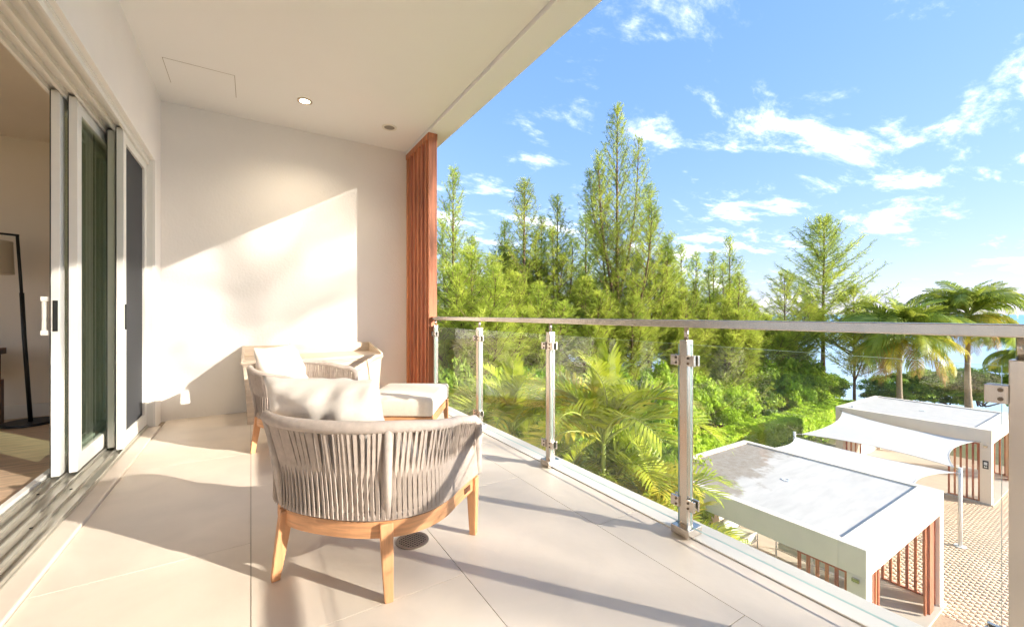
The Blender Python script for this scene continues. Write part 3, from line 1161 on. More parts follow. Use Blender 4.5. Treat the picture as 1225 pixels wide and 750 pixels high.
    for s in (-1, 1):
        t = s * (tr + 0.005)
        p0 = (*plan(t, 0.003), 0.31); p2 = (*plan(t, 0.008, FW, FB), rim_z(t) - 0.005)
        p1 = tuple((a + b) / 2 for a, b in zip(p0, p2))
        obj('rear_post', MB().tube([p0, p1, p2], 0.0165, 10).mesh('rear_post', 'rope_wrap', smooth=True), e)
    # woven straps: two layers crossing at mid height
    n_s = 84
    tS = resample(n_s * 2 + 5)
    nseg = 8
    rng = random.Random(int(loc[1] * 100))
    for i, t in enumerate(tS[2:-2]):
        t = float(t)
        if abs(abs(t) - tr) < 0.012: continue
        layer = i % 2
        w, th = 0.0074, 0.0019
        V = []
        jit = rng.uniform(-0.0016, 0.0016)
        for k in range(nseg + 1):
            u = k / nseg
            zt = rim_z(t)
            if abs(t) > 0.90: zt -= 0.03
            z = 0.306 + (zt - 0.306) * u
            offd = (0.0165 * (2 * u - 1)) * (1 if layer == 0 else -1)
            fb = u ** 1.25
            lean = 0.010 * (u - 0.5) * (1 if layer == 0 else -1) + jit * 3 * u
            tt_ = t + lean
            c_ = plan(tt_, offd + 0.002, FW * fb, FB * fb)
            c1 = plan(tt_ + 0.004, offd + 0.002, FW * fb, FB * fb)
            tx, ty = c1[0] - c_[0], c1[1] - c_[1]
            tl = math.hypot(tx, ty) or 1
            tx, ty = tx / tl, ty / tl
            nx, ny = ty, -tx
            tw = 0.35 * (1 if layer else -1)
            ca, sa = math.cos(tw), math.sin(tw)
            ex, ey = tx * ca + nx * sa, ty * ca + ny * sa
            gx, gy = -tx * sa + nx * ca, -ty * sa + ny * ca
            for a, b in ((-1, -1), (1, -1), (1, 1), (-1, 1)):
                V.append((c_[0] + ex * w * a + gx * th * b, c_[1] + ey * w * a + gy * th * b, z))
        F = []
        for k in range(nseg):
            a = 4 * k
            for j in range(4):
                F.append((a + j, a + (j + 1) % 4, a + 4 + (j + 1) % 4, a + 4 + j))
        obj('rope_strap', MB().add(V, F).mesh('rope_strap', 'rope'), e)
    # cushions
    sp = [plan(t, -0.045) for t in resample(44)]
    sp = [(x, min(y + 0.0, CF - 0.02)) for x, y in sp]
    sp2 = [(sp[0][0] + 0.01, CF + 0.015)] + sp + [(sp[-1][0] - 0.01, CF + 0.015)]
    # front edge points
    fr = [(sp2[-1][0] + (sp2[0][0] - sp2[-1][0]) * k / 12, CF + 0.02) for k in range(1, 12)]
    obj('seat_cushion', cushion_from_poly('seat_cushion', sp2 + fr, 0.287, 0.43, 'fabric_light', 0.02), e)
    pm = pillow_mesh('back_pillow', 0.55, 0.44, 0.22, 'fabric_light', seed=int(loc[1] * 10))
    p = obj('back_pillow', pm, e)
    p.location = pillow_at
    p.rotation_euler = (math.radians(110), 0, pillow_rz)
    return e


# local +Y is the chair's facing direction
c1 = build_chair('woven rope armchair nearest the camera, back turned, teak legs', (0.504, 2.019), math.radians(44 - 90), (-0.13, -0.165, 0.625), 0.06)
c2 = build_chair('woven rope armchair in front of the sideboard, facing the railing', (0.43, 3.93), math.radians(-32 - 90), (0.02, -0.225, 0.63), 0.0)


def build_ottoman():
    e = empty('ottoman', (1.215, 3.70, 0.0), math.radians(57 - 90))
    tag(e, 'square teak ottoman with thick cream cushion beside the timber screen', 'ottoman')
    hw, hl = 0.30, 0.39
    for s in (-1, 1):
        obj('side_rail', MB().box(s * (hw - 0.025) - 0.015, s * (hw - 0.025) + 0.015, -hl + 0.03, hl - 0.03, 0.19, 0.255).mesh('side_rail', 'teak_rail', bevel=0.003), e)
        obj('end_rail', MB().box(-hw + 0.03, hw - 0.03, s * (hl - 0.025) - 0.015, s * (hl - 0.025) + 0.015, 0.191, 0.254).mesh('end_rail', 'teak_rail', bevel=0.003), e)
        for q in (-1, 1):
            V = []
            for z, w, sp in ((0.258, 0.026, 0.0), (0.12, 0.021, 0.006), (0.0, 0.016, 0.014)):
                cx, cy = s * (hw - 0.027 + sp), q * (hl - 0.027 + sp)
                V += [(cx - w, cy - w, z), (cx + w, cy - w, z), (cx + w, cy + w, z), (cx - w, cy + w, z)]
            F = [(0, 1, 2, 3), (11, 10, 9, 8)]
            for k in range(2):
                for j in range(4):
                    F.append((4 * k + j, 4 * k + (j + 1) % 4, 4 * k + 4 + (j + 1) % 4, 4 * k + 4 + j))
            obj('leg', MB().add(V, F).mesh('leg', 'teak', bevel=0.004), e)
    obj('deck', MB().box(-hw + 0.045, hw - 0.045, -hl + 0.045, hl - 0.045, 0.235, 0.256).mesh('deck', 'rubber'), e)
    poly = []
    n = 8
    for k in range(n): poly.append((-hw + 2 * hw * k / n, -hl))
    for k in range(n): poly.append((hw, -hl + 2 * hl * k / n))
    for k in range(n): poly.append((hw - 2 * hw * k / n, hl))
    for k in range(n): poly.append((-hw, hl - 2 * hl * k / n))
    obj('cushion', cushion_from_poly('cushion', poly, 0.258, 0.412, 'fabric', 0.014, 0.034), e)


build_ottoman()

# ================================================================== PAVILIONS


def build_pavilion(label, x0, y0, roof_mat):
    S = 5.12
    HR = 2.95
    e = empty('pavilion', (x0 + S / 2, y0 + S / 2, GZ))
    tag(e, label, 'pavilion', 'white flat-roofed garden pavilions')
    h = S / 2
    fz = HR - 0.56
    pw = 0.20      # parapet width (wider on the open front)
    pf = 0.46
    # parapet/fascia: four beams
    P = lambda n, mb, m, b=0.0: obj(n, mb.mesh(n, m, bevel=b), e)
    P('fascia', MB().box(-h, h, -h, -h + pf, fz, HR), 'stucco', 0.012)
    P('fascia', MB().box(-h, h, h - pw, h, fz, HR), 'stucco', 0.012)
    P('fascia', MB().box(-h + 0.003, -h + pw, -h + pf, h - pw, fz + 0.002, HR - 0.002), 'stucco', 0.0)
    P('fascia', MB().box(h - pw, h - 0.003, -h + pf, h - pw, fz + 0.002, HR - 0.002), 'stucco', 0.0)
    P('roof_deck', MB().box(-h + pw, h - pw, -h + pf, h - pw, HR - 0.30, HR - 0.045), roof_mat)
    P('roof_drain', ring(0.05, 0.13, HR - 0.0449, HR - 0.03, 20), 'slate_flash')
    P('ceiling_panel', MB().box(-h + pw, h - pw, -h + pw, h - pw, fz + 0.04, fz + 0.12), 'stucco')
    P('platform', MB().box(-h - 0.05, h + 0.05, -h - 0.05, h + 0.05, 0.0, 0.06), 'platform', 0.01)
    P('vent_cap', disc(-h + pw + 0.5, h - pw - 0.25, HR - 0.045, 0.05, 0.07, 12), 'slate_flash')
    cw = 0.31
    for sx in (-1, 1):
        for sy in (-1, 1):
            cx, cy = sx * (h - cw / 2 - 0.004), sy * (h - cw / 2 - 0.004)
            P('column', MB().box(cx - cw / 2, cx + cw / 2, cy - cw / 2, cy + cw / 2, 0.06, fz), 'stucco', 0.008)
    # slat screens next to the columns on the two X faces and on the open -Y face
    sl_me = MB().box(-0.02, 0.02, -0.03, 0.03, 0.10, fz - 0.07).mesh('slat', 'cedar')
    sl_me2 = MB().box(-0.03, 0.03, -0.02, 0.02, 0.10, fz - 0.07).mesh('slat', 'cedar')
    for sx in (-1, 1):
        for sy in (-1,):
            X = sx * (h - 0.10)
            ya = -h + cw + 0.0; yb = ya + 0.92
            P('screen_top_rail', MB().box(X - 0.025, X + 0.025, ya, yb, fz - 0.07, fz - 0.004), 'cedar')
            P('screen_bottom_rail', MB().box(X - 0.025, X + 0.025, ya, yb, 0.065, 0.10), 'cedar')
            for k in range(6):
                obj('slat', sl_me, e, (X, ya + 0.035 + k * (yb - ya - 0.07) / 5, 0))
    # far ends of X faces: slat panels beside the back columns
    for sx in (-1, 1):
        X = sx * (h - 0.10)
        yb = h - cw; ya = yb - 0.7
        for k in range(4):
            obj('slat', sl_me, e, (X, ya + 0.05 + k * 0.18, 0))
    for sx in (-1, 1):
        w = 0.72 if sx < 0 else 0.95
        Y = -h + 0.10
        for k in range(5):
            xx = sx * (h - cw - 0.04 - k * w / 5)
            o = obj('slat', sl_me2, e, (xx, Y, 0))
    P('timber_post', MB().box(h - cw - 0.62, h - cw - 0.30, -h + 0.05, -h + 0.16, 0.065, fz - 0.004), 'cedar')
    # solid rear wall
    P('rear_wall', MB().box(-h + cw, h - cw, h - 0.2, h - 0.06, 0.06, fz), 'stucco')
    # plaque on the left face column
    pl = P('plaque', MB().box(-h - 0.014, -h + 0.0, -h + 0.08, -h + 0.24, 1.42, 1.74), 'plaque_black', 0.003)
    pc = obj('plaque_symbol', MB().box(-h - 0.018, -h - 0.0145, -h + 0.115, -h + 0.205, 1.57, 1.68).mesh('plaque_symbol', 'plaque_white'), pl)
    q = MB()
    q.box(-h - 0.018, -h - 0.0145, -h + 0.12, -h + 0.20, 1.47, 1.495)
    q.box(-h - 0.018, -h - 0.0145, -h + 0.12, -h + 0.145, 1.50, 1.53)
    q.box(-h - 0.018, -h - 0.0145, -h + 0.175, -h + 0.20, 1.50, 1.53)
    obj('plaque_symbol', q.mesh('plaque_symbol', 'plaque_white'), pl)
    P('light_fitting', MB().box(-h - 0.05, -h, -h + 0.10, -h + 0.22, fz - 0.12, fz - 0.05), 'steel', 0.005)
    return e


NX0, NY0 = 10.03, 3.12
FX0, FY0 = 24.5, 3.72
build_pavilion('nearest white pavilion with grey stained flat roof and cedar slats', NX0, NY0, 'roof_stained')
build_pavilion('farther white pavilion with clean flat roof, behind the shade sails', FX0, FY0, 'roof_membrane')


def build_lounge(loc, rz, label):
    e = empty('daybed', (loc[0], loc[1], GZ + 0.06), rz)
    tag(e, label, 'daybed', 'low lounge seats inside the nearest pavilion')
    f = MB()
    for x in (-0.95, 0.0, 0.95):
        f.tube([(x, -0.35, 0), (x, -0.35, 0.55), (x, 0.3, 0.6)], 0.022, 6)
    f.tube([(-0.95, -0.35, 0.3), (0.95, -0.35, 0.3)], 0.022, 6)
    f.tube([(-0.95, -0.35, 0.55), (0.95, -0.35, 0.55)], 0.02, 6)
    f.tube([(-0.95, 0.35, 0), (-0.95, 0.35, 0.75)], 0.022, 6)
    f.tube([(0.95, 0.35, 0), (0.95, 0.35, 0.75)], 0.022, 6)
    obj('frame', f.mesh('frame', 'white_metal', smooth=True), e)
    for s in (-1, 1):
        obj('seat_cushion', MB().box(s * 0.47 - 0.45, s * 0.47 + 0.45, -0.33, 0.33, 0.31, 0.47).mesh('seat_cushion', 'lounge_green', bevel=0.03), e)
        b = obj('back_cushion', MB().box(s * 0.47 - 0.44, s * 0.47 + 0.44, 0.20, 0.36, 0.47, 0.86).mesh('back_cushion', 'lounge_green', bevel=0.04), e)


build_lounge((NX0 + 3.9, NY0 + 2.35, 0), -PI / 2, 'low white framed daybed under the nearest pavilion roof, beside the slats')
build_lounge((NX0 + 2.6, NY0 + 4.2, 0), 0.0, 'low white framed daybed at the garden end of the nearest pavilion')

# ================================================================== SHADE SAILS AND POLES
PX = 19.4
ZP = -3.92


def build_pole(label, x, y):
    e = empty('shade_pole', (x, y, GZ))
    tag(e, label, 'pole', 'white shade sail poles')
    obj('shaft', MB().tube([(0, 0, 0), (0, 0, ZP - GZ + 0.05)], 0.05, 20).mesh('shaft', 'white_metal', smooth=True), e)
    obj('cap', disc(0, 0, ZP - GZ + 0.05, 0.055, 0.02, 20).mesh('cap', 'white_metal'), e)
    obj('foot_plate', disc(0, 0, 0.012, 0.15, 0.015, 20).mesh('foot_plate', 'white_metal'), e)


build_pole('white round shade sail pole standing on the open paving', PX, 3.62)
build_pole('white round shade sail pole beside the clipped hedge', PX, 8.45)


def build_sail(label, A, B, C, D_):
    """corners A(low left) B(low right) C(high right) D(high left), concave edges"""
    A, B, C, D_ = map(Vector, (A, B, C, D_))
    n = 28
    cen = (A + B + C + D_) / 4

    def edge(p, q, u, k):
        m = p.lerp(q, u)
        b = 4 * u * (1 - u)
        inward = (cen - (p + q) / 2)
        return m + inward * (k * b)
    V = []; F = []
    for j in range(n + 1):
        v = j / n
        for i in range(n + 1):
            u = i / n
            e0 = edge(A, B, u, 0.20); e1 = edge(D_, C, u, 0.20)
            f0 = edge(A, D_, v, 0.16); f1 = edge(B, C, v, 0.16)
            bl = (A * (1 - u) * (1 - v) + B * u * (1 - v) + C * u * v + D_ * (1 - u) * v)
            p = e0 * (1 - v) + e1 * v + f0 * (1 - u) + f1 * u - bl
            V.append(tuple(p))
    base = sum((Vector(v) for v in V), Vector()) / len(V)
    for j in range(n):
        for i in range(n):
            a = j * (n + 1) + i
            F.append((a, a + 1, a + n + 2, a + n + 1))
    e = empty('shade_sail', tuple(cen))
    tag(e, label, 'shade sail', 'white stretched shade sails')
    VV = [tuple(Vector(v) - cen) for v in V]
    nv = len(VV)
    VV += [(x, y, z - 0.004) for x, y, z in VV]
    FF = F + [tuple(i + nv for i in f[::-1]) for f in F]
    obj('cloth', MB().add(VV, FF).mesh('cloth', 'sail_cloth', smooth=True), e)
    rim = [VV[i] for i in range(n + 1)] + [VV[j * (n + 1) + n] for j in range(1, n + 1)]
    rim += [VV[n * (n + 1) + i] for i in range(n - 1, -1, -1)] + [VV[j * (n + 1)] for j in range(n - 1, -1, -1)]
    obj('edge_cable', MB().tube(rim, 0.012, 6, cap=False).mesh('edge_cable', 'sail_cloth'), e)
    for p in (A, B, C, D_):
        q = p - cen
        o = q.normalized() * 0.22
        obj('corner_shackle', MB().tube([tuple(q), tuple(q + o)], 0.014, 6).mesh('corner_shackle', 'steel'), e)


build_sail('white shade sail stretched from the far pavilion to the two poles',
           (PX + 0.22, 3.80, ZP - 0.02), (PX + 0.22, 8.28, ZP - 0.02), (FX0 - 0.18, 8.5, -3.62), (FX0 - 0.18, 4.15, -3.95))
build_sail('white shade sail stretched from the nearest pavilion to the two poles',
           (NX0 + 5.35, 3.7, -3.75), (NX0 + 5.35, 7.9, -3.75), (PX - 0.2, 8.35, ZP - 0.08), (PX - 0.2, 3.72, ZP - 0.08))

# ================================================================== VEGETATION


def tri_leaves(base, dr, ln, wd, rng, droop=0.0):
    """thin triangular needles: arrays (n,3),(n,3),(n),(n)"""
    n = len(base)
    rnd = norm(rng.normal(size=(n, 3)))
    side = norm(np.cross(dr, rnd))
    tip = base + dr * ln[:, None]
    tip[:, 2] -= droop * ln
    V = np.empty((n, 3, 3))
    V[:, 0] = base - side * wd[:, None] / 2
    V[:, 1] = base + side * wd[:, None] / 2
    V[:, 2] = tip
    return V.reshape(-1, 3), np.arange(3 * n).reshape(-1, 3)


def quad_leaves(c, nrm, ln, wd, rng):
    """diamond leaves folded a little on the midrib"""
    n = len(c)
    rnd = norm(rng.normal(size=(n, 3)))
    a = norm(np.cross(nrm, rnd))
    b = np.cross(nrm, a)
    V = np.empty((n, 4, 3))
    V[:, 0] = c - a * ln[:, None] / 2
    V[:, 1] = c + b * wd[:, None] / 2 + nrm * (wd * 0.18)[:, None]
    V[:, 2] = c + a * ln[:, None] / 2
    V[:, 3] = c - b * wd[:, None] / 2 + nrm * (wd * 0.18)[:, None]
    F = np.arange(4 * n).reshape(-1, 4)
    return V.reshape(-1, 3), F


def casuarina_meshes(seed, Ht, R, base=0.12, nb=100, leaders=0, dens=1.0, thin=0.0, up=0.9):
    rng = np.random.default_rng(seed)
    wood = MB()
    bend = rng.uniform(-0.5, 0.5, 2)
    def trunk_at(h):
        return np.array([bend[0] * math.sin(h * 2.4) * 0.35, bend[1] * math.sin(h * 2.0 + 1) * 0.35 - bend[1] * 0.3, h * Ht])
    pts = [trunk_at(h) for h in np.linspace(0, 1, 14)]
    r0 = 0.011 * Ht
    wood.tube([tuple(p) for p in pts], [r0 * (1 - 0.93 * h) + 0.006 for h in np.linspace(0, 1, 14)], 7)
    stems = [(trunk_at, 1.0, base, 1.0, nb)]
    for k in range(leaders):
        az = rng.uniform(0, 6.28); h0 = rng.uniform(0.2, 0.55); top = rng.uniform(0.62, 0.92)
        spread = R * rng.uniform(0.3, 0.7)
        s = trunk_at(h0)
        e = np.array([s[0] + math.cos(az) * spread, s[1] + math.sin(az) * spread, top * Ht])
        def f(h, s=s, e=e):
            u = max(0.0, min(1.0, h))
            p = s + (e - s) * u
            o = math.sin(u * PI) * 0.25 * np.linalg.norm((e - s)[:2])
            d = (e - s)[:2] / max(np.linalg.norm((e - s)[:2]), 1e-3)
            return np.array([p[0] + d[0] * o, p[1] + d[1] * o, p[2]])
        wood.tube([tuple(f(h)) for h in np.linspace(0, 1, 10)], [r0 * 0.5 * (1 - 0.9 * h) + 0.006 for h in np.linspace(0, 1, 10)], 5)
        stems.append((f, 0.55, 0.12, 0.55, int(nb * 0.45)))
    B = []; D = []
    for fn, rs, b0, hs, n in stems:
        for i in range(n):
            h = b0 + (1 - b0) * ((i + rng.uniform(0, 1)) / n) ** 0.9
            p = fn(h)
            Lb = (R * rs * (1 - h) ** 0.64 * rng.uniform(0.3, 1.25) + 0.34)
            az = i * 2.399 + rng.uniform(-0.5, 0.5)
            el = min(1.42, up * rng.uniform(0.65, 1.05) * (0.55 + 0.55 * h) + 0.45 * h ** 5)
            d = np.array([math.cos(az) * math.cos(el), math.sin(az) * math.cos(el), math.sin(el)])
            m = max(4, int(Lb / 0.22))
            q = p.copy(); line = [q.copy()]
            for k in range(m):
                dd = d + np.array([0, 0, 0.75 * (k / m)]) + rng.normal(size=3) * 0.07
                dd /= np.linalg.norm(dd)
                q = q + dd * Lb / m
                line.append(q.copy())
                u = (k + 1) / m
                if u < 0.18 + thin * 0.2: continue
                nt_ = 3 if u < 0.7 else 2
                for _ in range(nt_):
                    if rng.uniform() > dens: continue
                    tl = rng.uniform(0.22, 0.55) * (1.25 - 0.7 * u) * (0.6 + 0.4 * min(Lb, 2) / 2)
                    td = dd * 0.75 + rng.normal(size=3) * 0.55 + np.array([0, 0, 0.18])
                    td /= np.linalg.norm(td)
                    kk = int(11 * tl / 0.35) + 4
                    s_ = rng.uniform(0, 1, kk)
                    B.append(q + td * (s_ * tl)[:, None] + rng.normal(size=(kk, 3)) * 0.03)
                    nd = td[None] * 1.15 + rng.normal(size=(kk, 3)) * 0.42
                    D.append(nd)
            wood.tube([tuple(v) for v in line], [0.010 + 0.016 * (Lb / 3) * (1 - k / len(line)) for k in range(len(line))], 3, cap=False)
    B = np.concatenate(B); D = norm(np.concatenate(D))
    n = len(B)
    V, F = tri_leaves(B, D, rng.uniform(0.16, 0.34, n), rng.uniform(0.014, 0.026, n), rng, 0.18)
    wm = wood.mesh('trunk', 'bark', smooth=True)
    fm = np_mesh('crown', V, F, 'needle')
    return wm, fm


def screen_pos(px, depth):
    """world x,y on the line of sight of a photo column at a depth (used to read plant positions off the photo)"""
    dx = (px - 612.5) / 496.0
    s, c = math.sin(YAW), math.cos(YAW)
    return ((dx * c + s) * depth, (-dx * s + c) * depth)


def top_z(py, depth):
    return H_CAM + (376 - py) / 496.0 * depth


CAS = {}


def cas_variant(k):
    if k not in CAS:
        spec = {
            'tall': dict(seed=11, Ht=20, R=4.6, base=0.20, nb=150, leaders=5, up=0.66, dens=0.62),
            'slim': dict(seed=23, Ht=17, R=3.6, base=0.15, nb=120, leaders=4, up=0.74, dens=0.8),
            'slim2': dict(seed=37, Ht=16, R=3.6, base=0.12, nb=115, leaders=5, up=0.72, dens=0.8),
            'bushy': dict(seed=41, Ht=10, R=3.2, base=0.05, nb=110, leaders=6, up=0.8, dens=0.75),
            'open': dict(seed=59, Ht=14, R=5.6, base=0.28, nb=160, leaders=0, up=0.42, thin=0.1, dens=1.0),
            'veil': dict(seed=71, Ht=26.5, R=13.0, base=0.84, nb=95, leaders=0, up=0.22, thin=0.0, dens=0.5),
            'wisp': dict(seed=73, Ht=22, R=9.0, base=0.72, nb=30, leaders=0, up=0.3, thin=0.1, dens=0.32),
            'open2': dict(seed=61, Ht=12, R=4.8, base=0.22, nb=95, leaders=5, up=0.6, thin=0.3, dens=0.9),
        }[k]
        CAS[k] = (spec['Ht'], casuarina_meshes(**spec))
    return CAS[k]


def casuarina(kind, px, py_top, depth, label, rz=0.0, wide=1.0, lean=0.0, xy=None, top=None):
    Ht, (wm, fm) = cas_variant(kind)
    x, y = xy if xy else screen_pos(px, depth)
    h = (top if top is not None else top_z(py_top, depth)) - GZ
    s = h / Ht
    e = empty('casuarina_tree', (x, y, GZ - 0.05), rz)
    e.scale = (s * wide, s * wide, s)
    e.rotation_euler = (0, lean, rz)
    tag(e, label, 'tree', 'casuarina trees in the garden')
    obj('trunk', wm, e)
    obj('crown', fm, e)
    return e


T = [
    ('slim', 541, 206, 21, 'narrow leaning casuarina rising right beside the timber screen', 0.3, 0.9),
    ('slim2', 627, 220, 25, 'slender two-pointed casuarina left of the three tall ones', 1.2, 1.15),
    ('slim', 668, 238, 27, 'slender casuarina just left of the tallest tree', 2.6, 1.15),
    ('tall', 738, 132, 26, 'tallest casuarina with dark straight trunk and pointed top', 0.9, 0.88),
    ('slim2', 777, 226, 27.5, 'casuarina close on the right of the tallest tree', 4.0, 1.0),
    ('slim', 802, 302, 31, 'low casuarina spire, first right of the tall group', 5.1, 1.2),
    ('slim2', 832, 304, 32, 'low casuarina spire, second right of the tall group', 0.2, 1.1),
    ('slim', 874, 286, 30, 'yellowish casuarina spire left of the open-branched tree', 2.1, 1.15),
    ('open', 985, 264, 36, 'open-branched casuarina standing alone against the sea', 0.6, 1.15),
    ('open2', 938, 330, 33, 'thin sprawling casuarina left of the open-branched tree', 1.9, 1.1),
    ('open2', 1022, 345, 34, 'thin sprawling casuarina right of the open-branched tree', 3.7, 1.1),
    ('slim2', 566, 288, 24, 'feathery casuarina between the leaning one and the two-pointed one', 3.3, 1.2),
    ('slim', 603, 268, 27, 'feathery casuarina close on the left of the two-pointed one', 5.6, 1.2),
    ('slim2', 700, 262, 30, 'feathery casuarina filling the gap left of the tallest tree', 0.5, 1.25),
    ('slim', 648, 262, 29, 'feathery casuarina between the two slender casuarinas', 1.7, 1.25),
    ('slim2', 816, 296, 34, 'faint casuarina spire between the two low spires', 2.9, 1.3),
    ('slim', 853, 304, 34, 'faint casuarina spire left of the yellowish one', 4.4, 1.3),
    ('bushy', 905, 368, 31, 'bushy young casuarina left of the thin sprawling one', 2.2, 1.3),
    ('bushy', 948, 385, 35, 'bushy young casuarina screening the sea behind the bright shrubs', 4.8, 1.4),
    ('bushy', 560, 305, 19, 'bushy young casuarina low behind the first glass pane', 0.0, 1.25),
    ('bushy', 590, 312, 22, 'bushy young casuarina low behind the second railing post', 2.0, 1.2),
    ('bushy', 645, 345, 23, 'bushy young casuarina low between the slender casuarinas', 4.2, 1.25),
    ('bushy', 700, 338, 24, 'bushy young casuarina low left of the tallest trunk', 1.0, 1.25),
    ('bushy', 758, 340, 25, 'bushy young casuarina low right of the tallest trunk', 3.1, 1.25),
    ('bushy', 818, 350, 27, 'bushy young casuarina behind the fourth railing post', 5.0, 1.2),
    ('bushy', 868, 362, 28, 'bushy young casuarina above the bright shrubs', 0.7, 1.2),
]
for k, px, py, dp, lb, rz, wd in T:
    casuarina(k, px, py, dp, lb, rz, wd)
# unseen trees, inferred from the dapple; crowns shaped to filter the balcony's sun
SHADE = [
    ('veil', (26.0, -29.0), 20.1, 0.4, 1.0),
    ('wisp', (25.5, -31.2), 17.6, 1.9, 1.15),
]
for i, (k, xy, tp, rz, wd) in enumerate(SHADE):
    casuarina(k, 0, 0, 0, ['tall thin casuarina far along the seaward side, outside the view', 'shorter wispy casuarina nearer the balcony on the seaward side, outside the view'][i], rz, wd, 0, xy, tp)

# ---- shrubs


def shrub_meshes(seed, n, lump, m, leaf=(0.16, 0.07), flat=0.85):
    rng = np.random.default_rng(seed)
    cs = []
    for k in range(lump):
        a = rng.uniform(0, 6.28); r = math.sqrt(rng.uniform(0, 1)) * 0.72
        z = 0.12 + rng.uniform(0, 1) * 0.74 * (1 - 0.45 * r)
        cs.append((r * math.cos(a) * 1.12, r * math.sin(a) * 1.12, z * 1.06, rng.uniform(0.09, 0.24)))
    cs = np.array(cs)
    idx = rng.integers(0, lump, n)
    d = norm(rng.normal(size=(n, 3)))
    d[:, 2] = np.abs(d[:, 2]) * 0.9 + d[:, 2] * 0.1
    rr = cs[idx, 3] * (0.3 + 0.95 * rng.uniform(0, 1, n) ** 0.6)
    c = cs[idx, :3] + d * rr[:, None] * np.array([1, 1, flat])
    c[:, 2] = np.maximum(c[:, 2], 0.02 + 0.1 * rng.uniform(0, 1, n))
    nrm = norm(d * 0.6 + rng.normal(size=(n, 3)) * 0.55 + np.array([0, 0, 0.35]))
    sz = rng.uniform(0.6, 1.3, n)
    V, F = quad_leaves(c, nrm, leaf[0] * sz, leaf[1] * sz, rng)
    fm = np_mesh('foliage', V, F, m)
    w = MB()
    for k in range(7):
        q = cs[k % lump]
        w.tube([(0.03 * k - 0.1, 0.02 * (k % 3), 0), (q[0] * 0.4, q[1] * 0.4, q[2] * 0.5), tuple(q[:3])], [0.018, 0.012, 0.006], 5)
    wm = w.mesh('stems', 'bark', smooth=True)
    return wm, fm


SH = [
    shrub_meshes(5, 22000, 55, 'leaf_bright', (0.075, 0.024)),
    shrub_meshes(6, 22000, 60, 'leaf_bright', (0.066, 0.026)),
    shrub_meshes(7, 20000, 50, 'leaf_dark', (0.072, 0.028)),
    shrub_meshes(8, 18000, 55, 'leaf_dark', (0.062, 0.030)),
]


def shrub(v, x, y, r, h, label, rz=0.0, name='shrub', group='shrubs filling the garden beyond the railing'):
    e = empty(name, (x, y, GZ - 0.03), rz)
    e.scale = (r, r, h)
    tag(e, label, 'shrub', group)
    obj('stems', SH[v][0], e)
    obj('foliage', SH[v][1], e)
    return e


S = [
    (0, 842, 425, 28.5, 3.0, 'bright green shrub directly behind the fourth railing post'),
    (1, 882, 412, 30.5, 3.3, 'bright green rounded shrub left of the clipped hedge'),
    (0, 920, 404, 33, 3.5, 'large bright green shrub under the open-branched tree'),
    (1, 955, 425, 36, 3.2, 'bright shrub at the far end of the clipped hedge'),
    (2, 978, 440, 38, 2.6, 'darker shrub at the foot of the open-branched tree'),
    (0, 936, 430, 30.5, 2.4, 'sunlit shrub pressed against the middle of the clipped hedge'),
    (1, 968, 438, 33, 2.2, 'sunlit shrub behind the hedge left of the far pavilion'),
    (1, 866, 452, 26.5, 2.2, 'low sunlit shrub behind the near end of the clipped hedge'),
    (2, 902, 445, 30, 2.2, 'dark shrub tucked against the clipped hedge'),
    (1, 802, 425, 26, 3.0, 'bright shrub seen through the third glass pane on the right'),
    (0, 770, 410, 21, 2.9, 'tall bright shrub behind the big feather palm'),
    (2, 735, 425, 19, 2.8, 'dark green shrub behind the big feather palm crown'),
    (0, 690, 415, 20, 3.0, 'green shrub left behind the big feather palm'),
    (1, 650, 420, 18, 2.8, 'green shrub behind the third railing post'),
    (2, 610, 418, 17, 2.8, 'dark green shrub behind the second glass pane'),
    (0, 570, 412, 16, 2.8, 'green shrub behind the second railing post'),
    (2, 535, 405, 15, 2.8, 'dark green shrub behind the first glass pane'),
    (3, 590, 470, 11.5, 2.2, 'low shrub below the small feather palm'),
    (3, 660, 480, 12, 2.2, 'low shrub below the third railing post'),
    (1, 780, 500, 12.5, 2.0, 'low bright shrub left of the nearest pavilion roof'),
    (0, 765, 488, 15.5, 1.5, 'low bright shrub at the garden corner of the nearest pavilion'),
    (3, 720, 505, 11, 2.2, 'low shrub around the big feather palm stems'),
    (3, 545, 465, 12, 2.3, 'low shrub beside the timber screen'),
    (2, 1062, 456, 34, 1.8, 'sea grape shrub behind the far pavilion, leftmost'),
    (3, 1085, 440, 35, 3.4, 'sea grape shrub behind the left coconut palm'),
    (2, 1130, 436, 35, 3.4, 'sea grape shrub between the two coconut palms'),
    (3, 1175, 432, 34, 3.6, 'sea grape shrub behind the right coconut palm'),
    (2, 1220, 426, 33, 3.6, 'sea grape shrub at the right edge behind the rail'),
    (2, 1275, 424, 32, 3.6, 'sea grape shrub past the last railing post'),
]
for i, (v, px, py, dp, r, lb) in enumerate(S):
    x, y = screen_pos(px, dp)
    h = (top_z(py, dp) - GZ) / 1.05
    shrub(v, x, y, r, h, lb, rz=i * 1.3)


